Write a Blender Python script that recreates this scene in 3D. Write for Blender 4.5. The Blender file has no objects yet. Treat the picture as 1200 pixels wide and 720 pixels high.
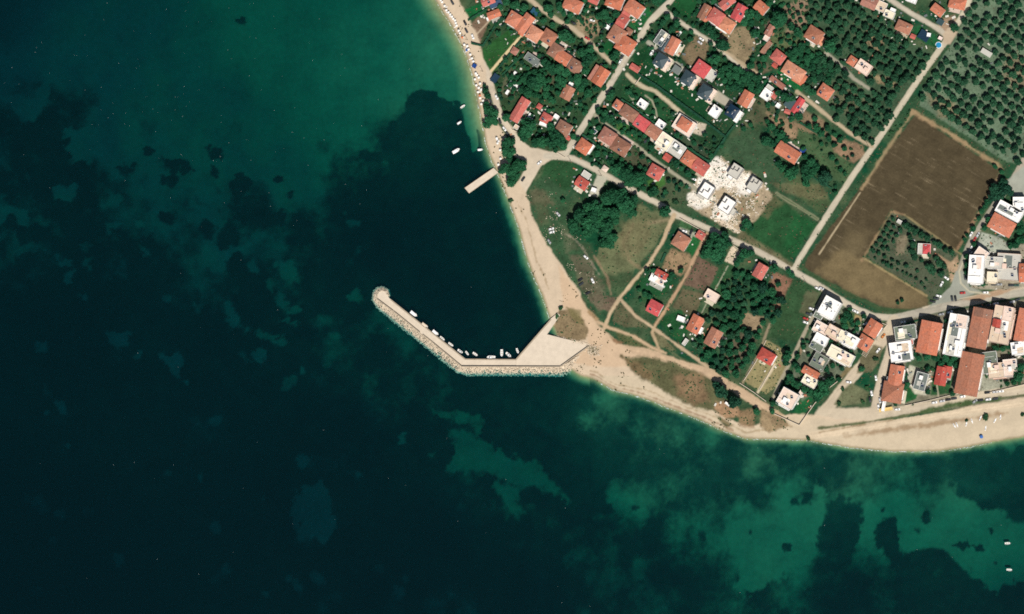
import bpy, math, random
import numpy as np
from mathutils import Matrix, Vector

random.seed(7)
rng = np.random.default_rng(11)
S = bpy.context.scene
C = S.collection

# ------------------------------------------------------------------ camera
MPP = 0.70                      # metres per photograph pixel at the frame centre
TILT = math.radians(13.0)       # a satellite pass a little east of overhead
DIST = 2500.0
cam = bpy.data.objects.new('camera', bpy.data.cameras.new('camera'))
C.objects.link(cam)
st, ct = math.sin(TILT), math.cos(TILT)
CX = Vector((ct, 0, -st)); CY = Vector((0, 1, 0)); CZ = Vector((st, 0, ct))
CP = CZ * DIST
m = Matrix.Identity(4)
for i in range(3):
    m[i][0], m[i][1], m[i][2], m[i][3] = CX[i], CY[i], CZ[i], CP[i]
cam.matrix_world = m
cam.data.sensor_width = 36
cam.data.lens = 36 * DIST / (1200 * MPP)
cam.data.clip_start = 10
cam.data.clip_end = 12000
S.camera = cam

# ------------------------------------------------------------------ world, sun, exposure
SUN_EL, SUN_AZ = 58.0, 151.0    # degrees; azimuth clockwise from north (+y)
W = bpy.data.worlds.new('World'); S.world = W; W.use_nodes = True
nt = W.node_tree
bg = nt.nodes['Background']
sky = nt.nodes.new('ShaderNodeTexSky'); sky.sky_type = 'NISHITA'; sky.sun_disc = False
sky.sun_elevation = math.radians(SUN_EL); sky.sun_rotation = math.radians(SUN_AZ)
nt.links.new(sky.outputs[0], bg.inputs[0]); bg.inputs[1].default_value = 0.055
sun = bpy.data.objects.new('sun', bpy.data.lights.new('sun', 'SUN')); C.objects.link(sun)
sun.data.energy = 4.8; sun.data.angle = math.radians(0.5); sun.data.color = (1.0, 0.955, 0.89)
az, el = math.radians(SUN_AZ), math.radians(SUN_EL)
to_sun = Vector((math.sin(az) * math.cos(el), math.cos(az) * math.cos(el), math.sin(el)))
sun.rotation_euler = to_sun.to_track_quat('Z', 'Y').to_euler()
S.view_settings.view_transform = 'Standard'; S.view_settings.look = 'None'
S.view_settings.exposure = 0.0; S.view_settings.gamma = 1.0
S.view_settings.use_curve_mapping = False
S.cycles.use_denoising = False
S.cycles.max_bounces = 5; S.cycles.diffuse_bounces = 2; S.cycles.glossy_bounces = 2
S.cycles.transmission_bounces = 4; S.cycles.transparent_max_bounces = 8
S.cycles.filter_width = 1.7
EXPO = 1.30                     # what a white card facing the sky shows: colour 1 -> this

# ------------------------------------------------------------------ helpers
def px(X, Y, z=0.0):
    """photograph pixel -> world point on the plane at height z"""
    u = (X - 600.0) * MPP / DIST; v = (360.0 - Y) * MPP / DIST
    dx = u * ct - st; dy = v; dz = -u * st - ct
    t = (z - CP[2]) / dz
    return CP[0] + dx * t, CP[1] + dy * t

def lin(c):
    c = np.asarray(c, float) / 255.0
    return np.where(c <= 0.04045, c / 12.92, ((c + 0.055) / 1.055) ** 2.4)

def alb(r, g, b):
    """surface colour that reads as this tone in full sun"""
    return tuple(np.minimum(lin((r, g, b)) / EXPO, 0.82))

_tab = rng.random((256, 256))
def vnoise(x, y):
    xi = np.floor(x).astype(int); yi = np.floor(y).astype(int)
    fx = x - xi; fy = y - yi
    fx = fx * fx * (3 - 2 * fx); fy = fy * fy * (3 - 2 * fy)
    a = _tab[xi & 255, yi & 255]; b = _tab[(xi + 1) & 255, yi & 255]
    c = _tab[xi & 255, (yi + 1) & 255]; d = _tab[(xi + 1) & 255, (yi + 1) & 255]
    return (a * (1 - fx) + b * fx) * (1 - fy) + (c * (1 - fx) + d * fx) * fy - 0.5
def fbm(x, y, o=4):
    s = 0; a = 1.0; n = 0
    for k in range(o):
        s = s + a * vnoise(x * 2 ** k + 17.3 * k, y * 2 ** k + 41.7 * k); n += a; a *= 0.55
    return s / n * 2

def new_mat(name):
    m = bpy.data.materials.new(name); m.use_nodes = True
    return m, m.node_tree, m.node_tree.nodes['Principled BSDF']

_mats = {}
def surf(name, color, rough=0.85, var=0.18, scale=0.6, obj_var=0.0, metallic=0.0, stripe=0.0, spec=0.3):
    """painted / mineral surface with mottled wear"""
    key = (name, tuple(round(float(c), 4) for c in color), rough, var, scale, obj_var, stripe)
    if key in _mats: return _mats[key]
    m, t, p = new_mat(name)
    N = t.nodes.new; L = t.links.new
    tc = N('ShaderNodeTexCoord')
    n1 = N('ShaderNodeTexNoise'); n1.inputs['Scale'].default_value = scale; n1.inputs['Detail'].default_value = 6
    L(tc.outputs['Object'], n1.inputs['Vector'])
    n2 = N('ShaderNodeTexNoise'); n2.inputs['Scale'].default_value = scale * 5.3; n2.inputs['Detail'].default_value = 3
    L(tc.outputs['Object'], n2.inputs['Vector'])
    add = N('ShaderNodeMath'); add.operation = 'ADD'; L(n1.outputs['Fac'], add.inputs[0]); L(n2.outputs['Fac'], add.inputs[1])
    mr = N('ShaderNodeMapRange'); mr.inputs[1].default_value = 0.7; mr.inputs[2].default_value = 1.3
    mr.inputs[3].default_value = 1 - var; mr.inputs[4].default_value = 1 + var
    L(add.outputs[0], mr.inputs[0])
    fac = mr.outputs[0]
    if obj_var:
        oi = N('ShaderNodeObjectInfo'); mr2 = N('ShaderNodeMapRange')
        mr2.inputs[3].default_value = 1 - obj_var; mr2.inputs[4].default_value = 1 + obj_var
        L(oi.outputs['Random'], mr2.inputs[0])
        mu = N('ShaderNodeMath'); mu.operation = 'MULTIPLY'; L(fac, mu.inputs[0]); L(mr2.outputs[0], mu.inputs[1]); fac = mu.outputs[0]
    if stripe:
        wv = N('ShaderNodeTexWave'); wv.inputs['Scale'].default_value = 0.9; wv.inputs['Distortion'].default_value = 0.6
        L(tc.outputs['Object'], wv.inputs['Vector'])
        mr3 = N('ShaderNodeMapRange'); mr3.inputs[3].default_value = 1 - stripe; mr3.inputs[4].default_value = 1 + stripe
        L(wv.outputs['Fac'], mr3.inputs[0])
        mu = N('ShaderNodeMath'); mu.operation = 'MULTIPLY'; L(fac, mu.inputs[0]); L(mr3.outputs[0], mu.inputs[1]); fac = mu.outputs[0]
    mx = N('ShaderNodeVectorMath'); mx.operation = 'SCALE'; mx.inputs[0].default_value = tuple(float(c) for c in color[:3])
    if stripe:                                  # faded and lichen-stained tiles
        n3 = N('ShaderNodeTexNoise'); n3.inputs['Scale'].default_value = .28; n3.inputs['Detail'].default_value = 5; L(tc.outputs['Object'], n3.inputs['Vector'])
        oi3 = N('ShaderNodeObjectInfo'); ma = N('ShaderNodeMath'); ma.operation = 'MULTIPLY_ADD'; ma.inputs[1].default_value = .25; L(oi3.outputs['Random'], ma.inputs[0]); L(n3.outputs['Fac'], ma.inputs[2])
        mq = N('ShaderNodeMapRange'); mq.inputs[1].default_value = .45; mq.inputs[2].default_value = .85; mq.inputs[3].default_value = 0; mq.inputs[4].default_value = .5; L(ma.outputs[0], mq.inputs[0])
        mm = N('ShaderNodeMix'); mm.data_type = 'RGBA'; c_ = np.array(color[:3], float); g_ = c_.mean()
        mm.inputs[6].default_value = (*[float(v) for v in c_*1.04], 1); mm.inputs[7].default_value = (*[float(v) for v in (c_*.45 + g_*.55*np.array((1.05,.95,.8)))*.85], 1)
        L(mq.outputs[0], mm.inputs[0]); L(mm.outputs[2], mx.inputs[0])
    L(fac, mx.inputs['Scale']); L(mx.outputs[0], p.inputs['Base Color'])
    p.inputs['Roughness'].default_value = rough; p.inputs['Metallic'].default_value = metallic
    p.inputs['Specular IOR Level'].default_value = spec
    _mats[key] = m
    return m

def leaf_mat(name, c1, c2):
    m, t, p = new_mat(name)
    N = t.nodes.new; L = t.links.new
    tc = N('ShaderNodeTexCoord'); n = N('ShaderNodeTexNoise'); n.inputs['Scale'].default_value = 0.9; n.inputs['Detail'].default_value = 4
    L(tc.outputs['Object'], n.inputs['Vector'])
    oi = N('ShaderNodeObjectInfo')
    a = N('ShaderNodeMath'); a.operation = 'MULTIPLY_ADD'; a.inputs[1].default_value = 0.85
    L(oi.outputs['Random'], a.inputs[0]); L(n.outputs['Fac'], a.inputs[2])
    mr = N('ShaderNodeMapRange'); mr.inputs[1].default_value = 0.4; mr.inputs[2].default_value = 1.4; L(a.outputs[0], mr.inputs[0])
    mx = N('ShaderNodeMix'); mx.data_type = 'RGBA'; mx.inputs[6].default_value = (*c1, 1); mx.inputs[7].default_value = (*c2, 1)
    L(mr.outputs[0], mx.inputs[0]); L(mx.outputs[2], p.inputs['Base Color'])
    p.inputs['Roughness'].default_value = 0.75; p.inputs['Specular IOR Level'].default_value = 0.15
    return m

class MB:
    def __init__(self): self.v = []; self.f = []; self.mi = []
    def add(self, vs, fs, mi=0):
        o = len(self.v); self.v += [tuple(x) for x in vs]
        for f in fs: self.f.append(tuple(o + i for i in f)); self.mi.append(mi)
    def box(self, x0, x1, y0, y1, z0, z1, mi=0):
        self.add([(x0,y0,z0),(x1,y0,z0),(x1,y1,z0),(x0,y1,z0),(x0,y0,z1),(x1,y0,z1),(x1,y1,z1),(x0,y1,z1)],
                 [(0,3,2,1),(4,5,6,7),(0,1,5,4),(1,2,6,5),(2,3,7,6),(3,0,4,7)], mi)
    def prism(self, poly, z0, z1, mi=0):
        """vertical prism on a counter-clockwise outline"""
        n = len(poly)
        a = sum(poly[i][0]*poly[(i+1)%n][1]-poly[(i+1)%n][0]*poly[i][1] for i in range(n))
        if a < 0: poly = poly[::-1]
        vs = [(x,y,z0) for x,y in poly] + [(x,y,z1) for x,y in poly]
        fs = [tuple(range(n-1,-1,-1)), tuple(range(n,2*n))] + [(i,(i+1)%n,n+(i+1)%n,n+i) for i in range(n)]
        self.add(vs, fs, mi)
    def tube(self, p0, p1, r0, r1, n=6, mi=0):
        p0, p1 = Vector(p0), Vector(p1); d = (p1-p0).normalized()
        a = d.orthogonal().normalized(); b = d.cross(a)
        vs = []
        for p, r in ((p0,r0),(p1,r1)):
            for k in range(n):
                t = 2*math.pi*k/n; vs.append(p + a*math.cos(t)*r + b*math.sin(t)*r)
        self.add(vs, [(i,(i+1)%n,n+(i+1)%n,n+i) for i in range(n)] + [tuple(range(n-1,-1,-1)), tuple(range(n,2*n))], mi)
    def mesh(self, name, *mats):
        me = bpy.data.meshes.new(name); me.from_pydata(self.v, [], self.f)
        for x in mats: me.materials.append(x)
        if len(mats) > 1: me.polygons.foreach_set('material_index', self.mi)
        me.update(); return me
    def build(self, name, mats, parent=None):
        return link(name, self.mesh(name, *(mats if isinstance(mats, (list, tuple)) else [mats])), parent)

def link(name, me, parent=None):
    o = bpy.data.objects.new(name, me); C.objects.link(o)
    if parent: o.parent = parent
    return o
def tag(o, label, cat, group=None, kind=None):
    o['label'] = label; o['category'] = cat
    if group: o['group'] = group
    if kind: o['kind'] = kind
    return o
def struct(o): o['kind'] = 'structure'; return o
def empty(name, loc, rz=0.0):
    o = bpy.data.objects.new(name, None); C.objects.link(o); o.location = loc; o.rotation_euler = (0,0,rz)
    o.empty_display_size = 0.5
    return o
def np_mesh(name, V, F, mats, colors=None, smooth=False):
    """mesh from numpy arrays, all faces with the same number of corners"""
    me = bpy.data.meshes.new(name)
    n, k = F.shape
    me.vertices.add(len(V)); me.vertices.foreach_set('co', np.ascontiguousarray(V, dtype=np.float32).ravel())
    me.loops.add(n*k); me.loops.foreach_set('vertex_index', np.ascontiguousarray(F, dtype=np.int32).ravel())
    me.polygons.add(n); me.polygons.foreach_set('loop_start', np.arange(0, n*k, k, dtype=np.int32))
    for x in mats: me.materials.append(x)
    if smooth: me.polygons.foreach_set('use_smooth', np.ones(n, dtype=bool))
    if colors is not None:
        a = me.attributes.new('cover', 'FLOAT_COLOR', 'POINT')
        c4 = np.ones((len(V), 4), np.float32); c4[:, :3] = colors
        a.data.foreach_set('color', c4.ravel())
    me.update(calc_edges=True); me.validate()
    return me

# ------------------------------------------------------------------ terrain (one sheet, split by what covers it)
def steps(lo, hi, first):
    out = []; s = first; x = lo
    while x < hi: out.append(x); x += s; s *= 1.25
    return out
xs = np.array([-40 - v for v in steps(0, 4500, 3)][::-1][:-1] + list(np.arange(-40, 500, 2.0)) + list(np.arange(500, 1212, 1.0)) + [1212 + v for v in steps(0, 4500, 2)])
ys = np.array([-14 - v for v in steps(0, 4500, 2)][::-1][:-1] + list(np.arange(-14, 540, 1.0)) + list(np.arange(540, 760, 2.0)) + [760 + v for v in steps(0, 4500, 3)])
GX, GY = np.meshgrid(xs, ys)
N4 = fbm(GX/4, GY/4, 3); N10 = fbm(GX/10+9, GY/10+5, 4); N30 = fbm(GX/30+3, GY/30+8, 5); N90 = fbm(GX/90+1, GY/90+2, 5)
N6 = fbm(GX/6+71, GY/6+23, 4)
N25 = fbm(GX/26+61, GY/26+33, 5)
N18 = fbm(GX/18+31, GY/18+12, 5)

def segdist(P, X, Y, closed):
    d = np.full(X.shape, 1e9); n = len(P)
    for i in range(n if closed else n-1):
        x0, y0 = P[i]; x1, y1 = P[(i+1) % n]
        ex, ey = x1-x0, y1-y0; l2 = ex*ex + ey*ey + 1e-9
        t = np.clip(((X-x0)*ex + (Y-y0)*ey)/l2, 0, 1)
        d = np.minimum(d, (X-x0-t*ex)**2 + (Y-y0-t*ey)**2)
    return np.sqrt(d)
def inside(P, X, Y):
    c = np.zeros(np.shape(X), bool); n = len(P)
    for i in range(n):
        x0, y0 = P[i]; x1, y1 = P[(i+1) % n]
        if y0 == y1: continue
        c ^= ((y0 > Y) != (y1 > Y)) & (X < (x1-x0)*(Y-y0)/(y1-y0) + x0)
    return c
def sdf(P, X, Y):
    d = segdist(P, X, Y, True)
    return np.where(inside(P, X, Y), -d, d)
def sstep(a, b, x):
    t = np.clip((x-a)/(b-a), 0, 1); return t*t*(3-2*t)

COAST = [(300,-900),(430,-230),(480,-60),(507,-6),(515,8),(526,25),(537,45),(545,62),(553,85),(557,105),(561,125),(566,150),(570,170),(577,190),(584,205),
         (592,225),(600,245),(608,268),(614,290),(620,310),(628,330),(636,348),(644,372),(652,390),(660,415),(668,432),(680,440),(697,445),(718,457),
         (743,463),(763,470),(780,477),(800,484),(822,493),(843,503),(857,508),(873,514),(907,515),(947,516),(975,521),(1000,525),(1045,529),(1097,529),
         (1135,524),(1162,518),(1200,512),(1300,500),(1600,470),(2600,300),(6500,100)]
LAND = COAST + [(6500,-6500),(300,-6500)]
shore = -sdf(LAND, GX, GY)                       # px, positive on land
shore_j = shore + 0.8*N10 + 0.4*N4

# depth of the sea bed, from soundings (px, px, metres)
SND = np.array([(420,60,3.6),(330,40,4.4),(100,40,6.2),(20,260,6.2),(250,150,5.6),(330,230,5.6),(420,160,4.0),(480,140,3.0),(520,60,2.4),(130,480,7.2),(50,650,10.5),(60,400,8),
    (250,300,6.0),(200,430,7),(300,600,8.5),(400,520,7.5),(560,540,5.0),(600,560,5.0),(600,700,7.5),(500,640,8.0),(450,700,9),(760,560,2.6),(700,480,2.2),(780,500,1.9),(880,540,2.0),(1000,545,1.9),(1120,550,2.1),(850,640,3.6),(900,640,3.3),
    (1050,600,3.5),(1150,640,3.4),(920,600,3.0),(1000,700,5.6),(1180,700,5.0),(1000,560,2.4),(560,300,5.0),(600,380,5.0),(520,350,6.5),(440,290,6.5),(430,360,5),(450,400,5.0),(480,430,5.0),(700,620,5.0),(820,560,2.4),(760,690,5.5),
    (600,460,4.0),(0,0,8),(-300,300,18),(-200,900,22),(600,1200,18),(1300,1000,12),(0,720,15)], float)
num = 0; den = 0
for sx, sy, sd in SND:
    w = 1.0/((GX-sx)**2 + (GY-sy)**2 + 400.0)**1.5; num = num + w*sd; den = den + w
depth = num/den
dsh = np.maximum(-shore, 0)
slope = np.where(GX < 700, 0.075 + 0.13*sstep(120, 230, GY), 0.24)
depth = np.minimum(depth, slope*dsh + 0.0016*dsh**2 + 0.08) * (1 + 0.12*N30)
GZ_LAND = 1.5
zland = GZ_LAND*sstep(-0.5, 22, shore_j) + 0.04*N10*sstep(0, 10, shore_j) + 0.10*N30*sstep(8, 30, shore_j)
H = np.where(shore_j > 0, zland, -np.maximum(depth, 0.03))
H = np.where((shore_j > 0) & (H < 0.02), 0.02, H)

GROUND, BEACH, SEABED, FIELD, ROAD, PATH = range(6)
CLS = np.zeros(GX.shape, int)
COL = np.empty(GX.shape + (3,))
A = lambda r, g, b: np.array(alb(r, g, b))
COL[:] = A(56, 84, 57)
COL += (A(98,102,72) - A(38,72,46)) * (0.55*N18 + 0.5*N30)[..., None]

def window(P, pad):
    a = np.array(P); i0 = np.searchsorted(xs, a[:,0].min()-pad); i1 = np.searchsorted(xs, a[:,0].max()+pad)
    j0 = np.searchsorted(ys, a[:,1].min()-pad); j1 = np.searchsorted(ys, a[:,1].max()+pad)
    return slice(j0, j1), slice(i0, i1)
def lay(s, d, rgb, soft, cls, mot, op=1.0):
    w = sstep(soft, -soft, d)*op
    c = A(*rgb)*(1 + mot*(0.6*N10[s] + 0.5*N4[s] + 0.5*N30[s]))[..., None]
    COL[s] = COL[s]*(1-w[..., None]) + c*w[..., None]
    if cls is not None: CLS[s] = np.where(d < 0, cls, CLS[s])
def patch(P, rgb, soft=1.2, jit=1.2, cls=None, mot=0.16, op=1.0):
    s = window(P, 8); d = sdf(P, GX[s], GY[s]) + jit*(N10[s] + 0.7*N4[s])
    lay(s, d, rgb, soft, cls, mot, op)
LAWNS = []
def lawn(P, *a, **k):
    LAWNS.append(P); patch(P, *a, **k)
def line(P, w, rgb, soft=0.8, jit=0.8, cls=PATH, mot=0.14, op=1.0):
    s = window(P, w+8); dc = segdist(P, GX[s], GY[s], False); d = dc - w/2 + 1.25*jit*(N10[s] + 0.6*N4[s])
    lay(s, d, rgb, soft*1.2, cls, mot, op)
    if cls in (ROAD, PATH) and w >= 4:        # worn wheel lanes, dusty middle, darker repairs
        for off, k in ((w*.25, .91), (0.0, 1.05)):
            wt = sstep(1.1, .2, np.abs(dc - off))*(.75 + N10[s])
            COL[s] = COL[s]*(1 + (k-1)*np.clip(wt, 0, 1.3))[..., None]
        COL[s] = COL[s]*(1 - .15*sstep(.35, .55, N18[s] + .4*N4[s])*sstep(0, -1, d))[..., None]

SAND = (214,193,165); TRACK = (205,178,148); DUST = (204,193,172); PAVE = (158,160,146)
LAWN = (30,92,50); GRASS = (42,80,48); MEAD = (78,88,62); DRY = (140,128,98); BROWN = (112,94,70); STRAW = (160,140,108)

# --- broad cover
patch([(640,190),(665,185),(690,205),(660,225),(630,222)], GRASS, 2, 2)
patch([(614,222),(640,205),(662,225),(668,262),(672,280),(690,300),(706,340),(715,365),(700,368),(680,345),(655,320),(632,275),(620,250)], (56,86,58), 2, 2)
patch([(620,222),(640,225),(650,240),(625,238)], (110,100,78), 3, 3, op=.6)
patch([(750,240),(785,258),(770,285),(745,315),(725,345),(712,330),(698,305),(702,290),(725,275)], (104,110,78), 2, 2)
patch([(705,322),(742,318),(728,348),(712,336)], (66,86,58), 3, 3)
line([(742,262),(730,285),(738,306),(752,316)], 3, (150,130,100), 2, 1, None, op=.6)
line([(760,262),(790,256)], 3, (165,145,115), 2, 1, None, op=.6)
line([(696,300),(712,325),(716,345)], 2.5, (150,125,100), 1.2, 1, None, op=.7)
patch([(700,345),(722,350),(716,366),(700,362),(688,350)], (112,98,80), 2, 3)
patch([(668,300),(690,302),(704,330),(712,350),(702,366),(690,352),(678,330)], (104,98,78), 3, 4, op=.8)
patch([(655,262),(668,270),(676,292),(664,296)], (92,98,74), 3, 3, op=.7); patch([(626,238),(640,236),(646,262),(634,266)], (86,92,66), 3, 3, op=.6)
line([(662,274),(675,282),(684,292),(692,306),(702,322)], 1.6, (150,140,120), 1, 1.2, None, op=.7)
patch([(730,262),(760,256),(764,276),(748,300),(730,304),(722,285)], (122,116,84), 4, 4, None, op=.6)
# gardens of the village
patch([(560,10),(612,2),(660,25),(712,75),(660,178),(628,172),(600,150),(585,115),(570,82),(550,45)], (52,78,50), 2, 2)
patch([(665,0),(780,-8),(690,135),(660,178),(668,130),(712,76),(660,24)], (50,76,50), 2, 2)
patch([(790,-8),(900,-8),(905,50),(885,120),(815,215),(670,182),(700,130),(740,80)], (36,70,44), 2, 2)
lawn([(542,12),(568,2),(570,14),(552,24)], (24,98,52), 1, .8)
lawn([(550,30),(560,20),(574,24),(562,52),(556,52)], (125,104,84), 1.5, 1)
lawn([(596,35),(608,45),(580,84),(571,82),(560,62)], (42,88,44), 1.2, .8)
patch([(610,50),(625,55),(606,76),(594,88),(588,82)], (58,88,50), 1.2, .8)
patch([(598,78),(612,98),(600,122),(585,108)], (88,92,70), 2, 2)
line([(574,24),(558,41)], 1.5, (190,172,145), .8, .3)
line([(611,42),(575,84)], 3.2, (222,200,155), .6, .3)
patch([(632,92),(648,86),(650,100),(638,112),(632,108)], (92,88,68), 2, 2, op=.8)
patch([(676,18),(700,22),(705,40),(690,48),(674,34)], (150,132,104), 2, 2)
lawn([(740,22),(760,8),(767,20),(752,42),(738,30)], LAWN, .8, .3)
lawn([(786,2),(795,-8),(822,-8),(808,22),(795,16)], (28,80,44), .8, .4)
lawn([(702,56),(713,48),(722,58),(712,66)], LAWN, 1, .5)
lawn([(815,40),(833,52),(826,72),(808,78),(798,66)], (128,112,86), 2, 2)
lawn([(742,66),(757,54),(768,64),(840,118),(822,150),(745,100)], (24,70,40), 1.5, 1)
patch([(730,100),(745,96),(800,138),(770,150),(728,118)], (34,78,46), 1.5, 1)
line([(738,112),(741,117),(747,114)], 1.5, (170,165,140), .7, .2); line([(756,112),(764,118),(768,128),(770,137)], 1.8, (170,165,140), .7, .2)
patch([(788,150),(838,178),(832,190),(826,186),(790,165)], (62,78,58), 2, 1)
patch([(725,138),(738,146),(732,158),(722,150)], (52,100,48), 1, .5)
patch([(735,152),(748,160),(742,170),(730,164)], (36,84,46), 1, .5)
patch([(740,172),(768,192),(755,210),(728,190)], (74,78,58), 2, 2)
patch([(782,200),(815,220),(800,240),(772,228)], (74,86,62), 2, 1.5)
lawn([(758,212),(778,206),(780,216),(764,228)], (66,108,52), 1.2, .6)
lawn([(835,50),(852,36),(872,30),(888,46),(884,58),(874,76),(860,66)], (140,124,96), 2, 1.5)
patch([(895,30),(902,24),(910,34),(902,44)], (98,84,72), 1, .6)
patch([(902,44),(918,38),(938,50),(922,64),(905,56)], (92,104,70), 2, 1.5)
patch([(918,8),(945,-4),(955,14),(938,35),(922,40),(922,20)], (140,120,98), 2.5, 2.5)
patch([(884,72),(900,74),(904,82),(892,88),(884,82)], (100,92,72), 2, 1.5)
lawn([(910,84),(918,82),(938,98),(950,100),(938,108),(922,100)], (26,102,54), 1, .6)
patch([(885,118),(905,112),(925,125),(940,140),(935,165),(905,150),(885,145),(875,175),(862,160)], (86,90,66), 2.5, 2.5)
patch([(898,132),(925,140),(945,150),(938,168),(915,158)], (152,128,100), 2.5, 2.5)
patch([(852,165),(875,150),(905,158),(960,210),(972,235),(945,238),(900,215),(878,196),(848,178)], (60,86,60), 2.5, 2.5)
patch([(935,150),(960,165),(1000,195),(990,218),(960,196),(930,170)], (72,96,64), 2, 2)
patch([(975,160),(1010,170),(1014,182),(1000,192),(978,178)], (150,124,98), 2, 2)
patch([(930,125),(965,140),(970,160),(945,155)], (140,116,92), 2, 2, op=.8)
patch([(915,200),(960,216),(975,238),(962,250),(935,232)], (78,94,62), 2, 2, op=.8)
patch([(905,215),(960,216),(972,232),(955,236),(920,226)], (120,110,80), 2, 2, op=.5)
patch([(880,258),(905,230),(958,262),(925,306),(868,278)], (40,82,48), 2, 2)
patch([(880,245),(905,226),(918,236),(900,256)], (100,98,70), 3, 3, op=.7)
patch([(930,250),(955,262),(932,300),(918,290)], (34,86,48), 2, 2)
patch([(868,270),(925,306),(940,316),(926,318),(862,282)], (120,112,84), 2.5, 1.5, op=.8)
# construction site
patch([(845,183),(860,195),(885,205),(902,224),(905,232),(888,256),(865,274),(842,262),(805,240),(815,212),(832,196)], (176,158,130), 2, 2)
patch([(822,194),(842,184),(858,200),(880,206),(890,218),(875,230),(862,222),(840,220),(818,222)], (248,240,226), 2.5, 4, mot=.2)
patch([(806,228),(826,222),(838,232),(826,244),(806,242)], (246,238,222), 2.5, 4, mot=.2)
patch([(838,240),(856,236),(862,252),(850,262),(836,254)], (252,246,234), 2, 3, mot=.16)
line([(842,258),(862,270)], 4, (225,205,180), 1.5, 2, None)
patch([(866,232),(880,228),(892,236),(880,252),(866,256)], (150,136,105), 3, 3, op=.6)
# middle plots
patch([(798,258),(812,264),(806,272),(794,268)], (66,104,66), 1, .5); patch([(796,266),(818,274),(812,284),(794,276)], (165,165,145), 1, .5)
lawn([(812,276),(822,284),(812,300),(804,294)], (36,100,52), .8, .4)
patch([(786,292),(808,298),(812,310),(798,324),(776,314)], (152,128,98), 2, 1.5)
patch([(818,300),(843,316),(828,342),(800,334)], (112,92,76), 1.5, 1)
patch([(800,338),(826,345),(812,372),(788,360)], (100,94,70), 1.5, 1)
patch([(847,302),(862,312),(845,348),(832,340)], (48,84,52), 1.2, .6)
line([(853,312),(838,340)], 1.4, (165,165,140), .6, .2); line([(830,352),(822,368)], 1.3, (150,150,125), .6, .2)
patch([(858,288),(868,296),(862,312),(849,306)], (214,196,170), .8, .5)
patch([(755,340),(775,345),(768,362),(750,352)], (54,92,56), 2, 1.5); patch([(740,330),(760,322),(790,330),(780,345),(758,350)], (32,80,46), 2, 1.5)
patch([(772,376),(798,362),(810,380),(800,404),(786,394)], (34,82,46), 1.5, 1)
patch([(722,356),(740,362),(760,385),(735,384),(718,376)], (96,96,70), 1.5, 1.2)
patch([(720,386),(742,392),(758,402),(768,412),(745,408),(725,398)], (90,98,64), 1.8, 1.5)
patch([(766,386),(780,396),(792,412),(775,408),(764,396)], (110,108,78), 1.8, 1.5)
patch([(775,404),(800,420),(820,432),(800,424)], (96,104,74), 1.5, 1.5)
patch([(872,366),(895,372),(892,392),(868,382)], (152,132,104), 1.5, 1.2)
patch([(862,388),(888,396),(866,440),(844,436)], (98,90,72), 2, 1.5)
patch([(905,318),(930,328),(918,352),(902,338)], (138,104,84), 2, 2); patch([(930,326),(962,340),(936,400),(900,395),(912,365)], (52,82,52), 2, 2)
patch([(945,340),(962,342),(948,372),(936,366)], (100,98,74), 2, 2, op=.7); patch([(906,350),(916,345),(914,360),(904,365)], (165,125,100), 1.2, 1)
lawn([(897,398),(930,416),(912,452),(898,462),(872,448),(886,420)], (150,140,100), 1.2, .8)
line([(908,428),(888,460)], 3, (205,190,160), .8, .4)
lawn([(943,462),(953,468),(938,492),(928,486)], (30,92,52), .8, .4); patch([(926,484),(930,488),(912,482)], (60,92,60), 1, .4)
patch([(938,408),(950,410),(946,428),(936,428)], (170,140,110), 1.5, 1)
patch([(972,418),(1000,432),(985,446),(968,436)], (128,116,84), 1.5, 1)
# the big field and its orchard
BIG = [(1073,134),(1172,200),(1118,301),(1045,246),(1012,303),(1086,346),(1087,358),(1060,364),(1035,360),(1010,350),(970,330),(941,313),(946,303)]
patch(BIG, (84,74,54), 1.6, 1.8, FIELD, mot=.2)
s = window(BIG, 2); dd = sdf(BIG, GX[s], GY[s])
u = (GX[s]*0.86 + GY[s]*0.5); v = (-GX[s]*0.5 + GY[s]*0.86)
fur = fbm(u/40, v/1.7, 3)*0.55 + 0.3*N18[s] + 0.12*np.sin(v*2.4 + 3*N30[s])
COL[s] = COL[s]*(1 + np.where(dd < 0, 0.22*fur, 0))[..., None]
wl = np.where(dd < 0, np.clip(fbm(u/17+5, v/1.5+7, 3) - 0.40 + .2*N30[s], 0, 1)*1.3, 0)[..., None]
COL[s] = COL[s]*(1-np.clip(wl,0,1)) + A(165,148,118)*np.clip(wl,0,1)
patch([(985,290),(1012,303),(1086,346),(1085,358),(1055,363),(1000,345),(955,318)], (128,112,80), 6, 6, op=.8)
patch([(1018,272),(1012,303),(985,300),(995,268)], (124,110,80), 6, 4, op=.5)
ORCH = [(1045,249),(1060,253),(1123,298),(1108,325),(1092,352),(1084,343),(1016,302)]
patch(ORCH, (84,92,72), 1, .8, GROUND); patch([(1052,278),(1064,276),(1060,298),(1050,300)], (140,128,104), 2, 2, op=.8)
line([(1010,305),(1045,248),(1060,252)], 2.2, (166,138,104), 1.4, 1.2, None, op=.8); line([(1060,252),(1126,298)], 1.8, (150,136,98), 1, .6, None)
line([(1014,304),(1086,347)], 1.8, (165,146,105), 1, .8, None)
line([(1098,300),(1122,316)], 4, (172,145,115), 1.2, 1)
patch([(1110,312),(1122,300),(1126,320),(1114,332)], (178,152,122), 1.5, 1)
line([(1070,131),(1120,161),(1160,188),(1174,198)], 4, (176,148,112), 1.8, 2.2, op=.85); line([(1068,134),(1035,182),(1010,222)], 3, (172,148,112), 1.6, 1.6, op=.8)
line([(1008,226),(960,298)], 1.6, (185,168,135), .7, .4); line([(940,312),(946,320),(985,340),(1030,362),(1075,366)], 4, (60,84,54), 1.2, 1, None)
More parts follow.
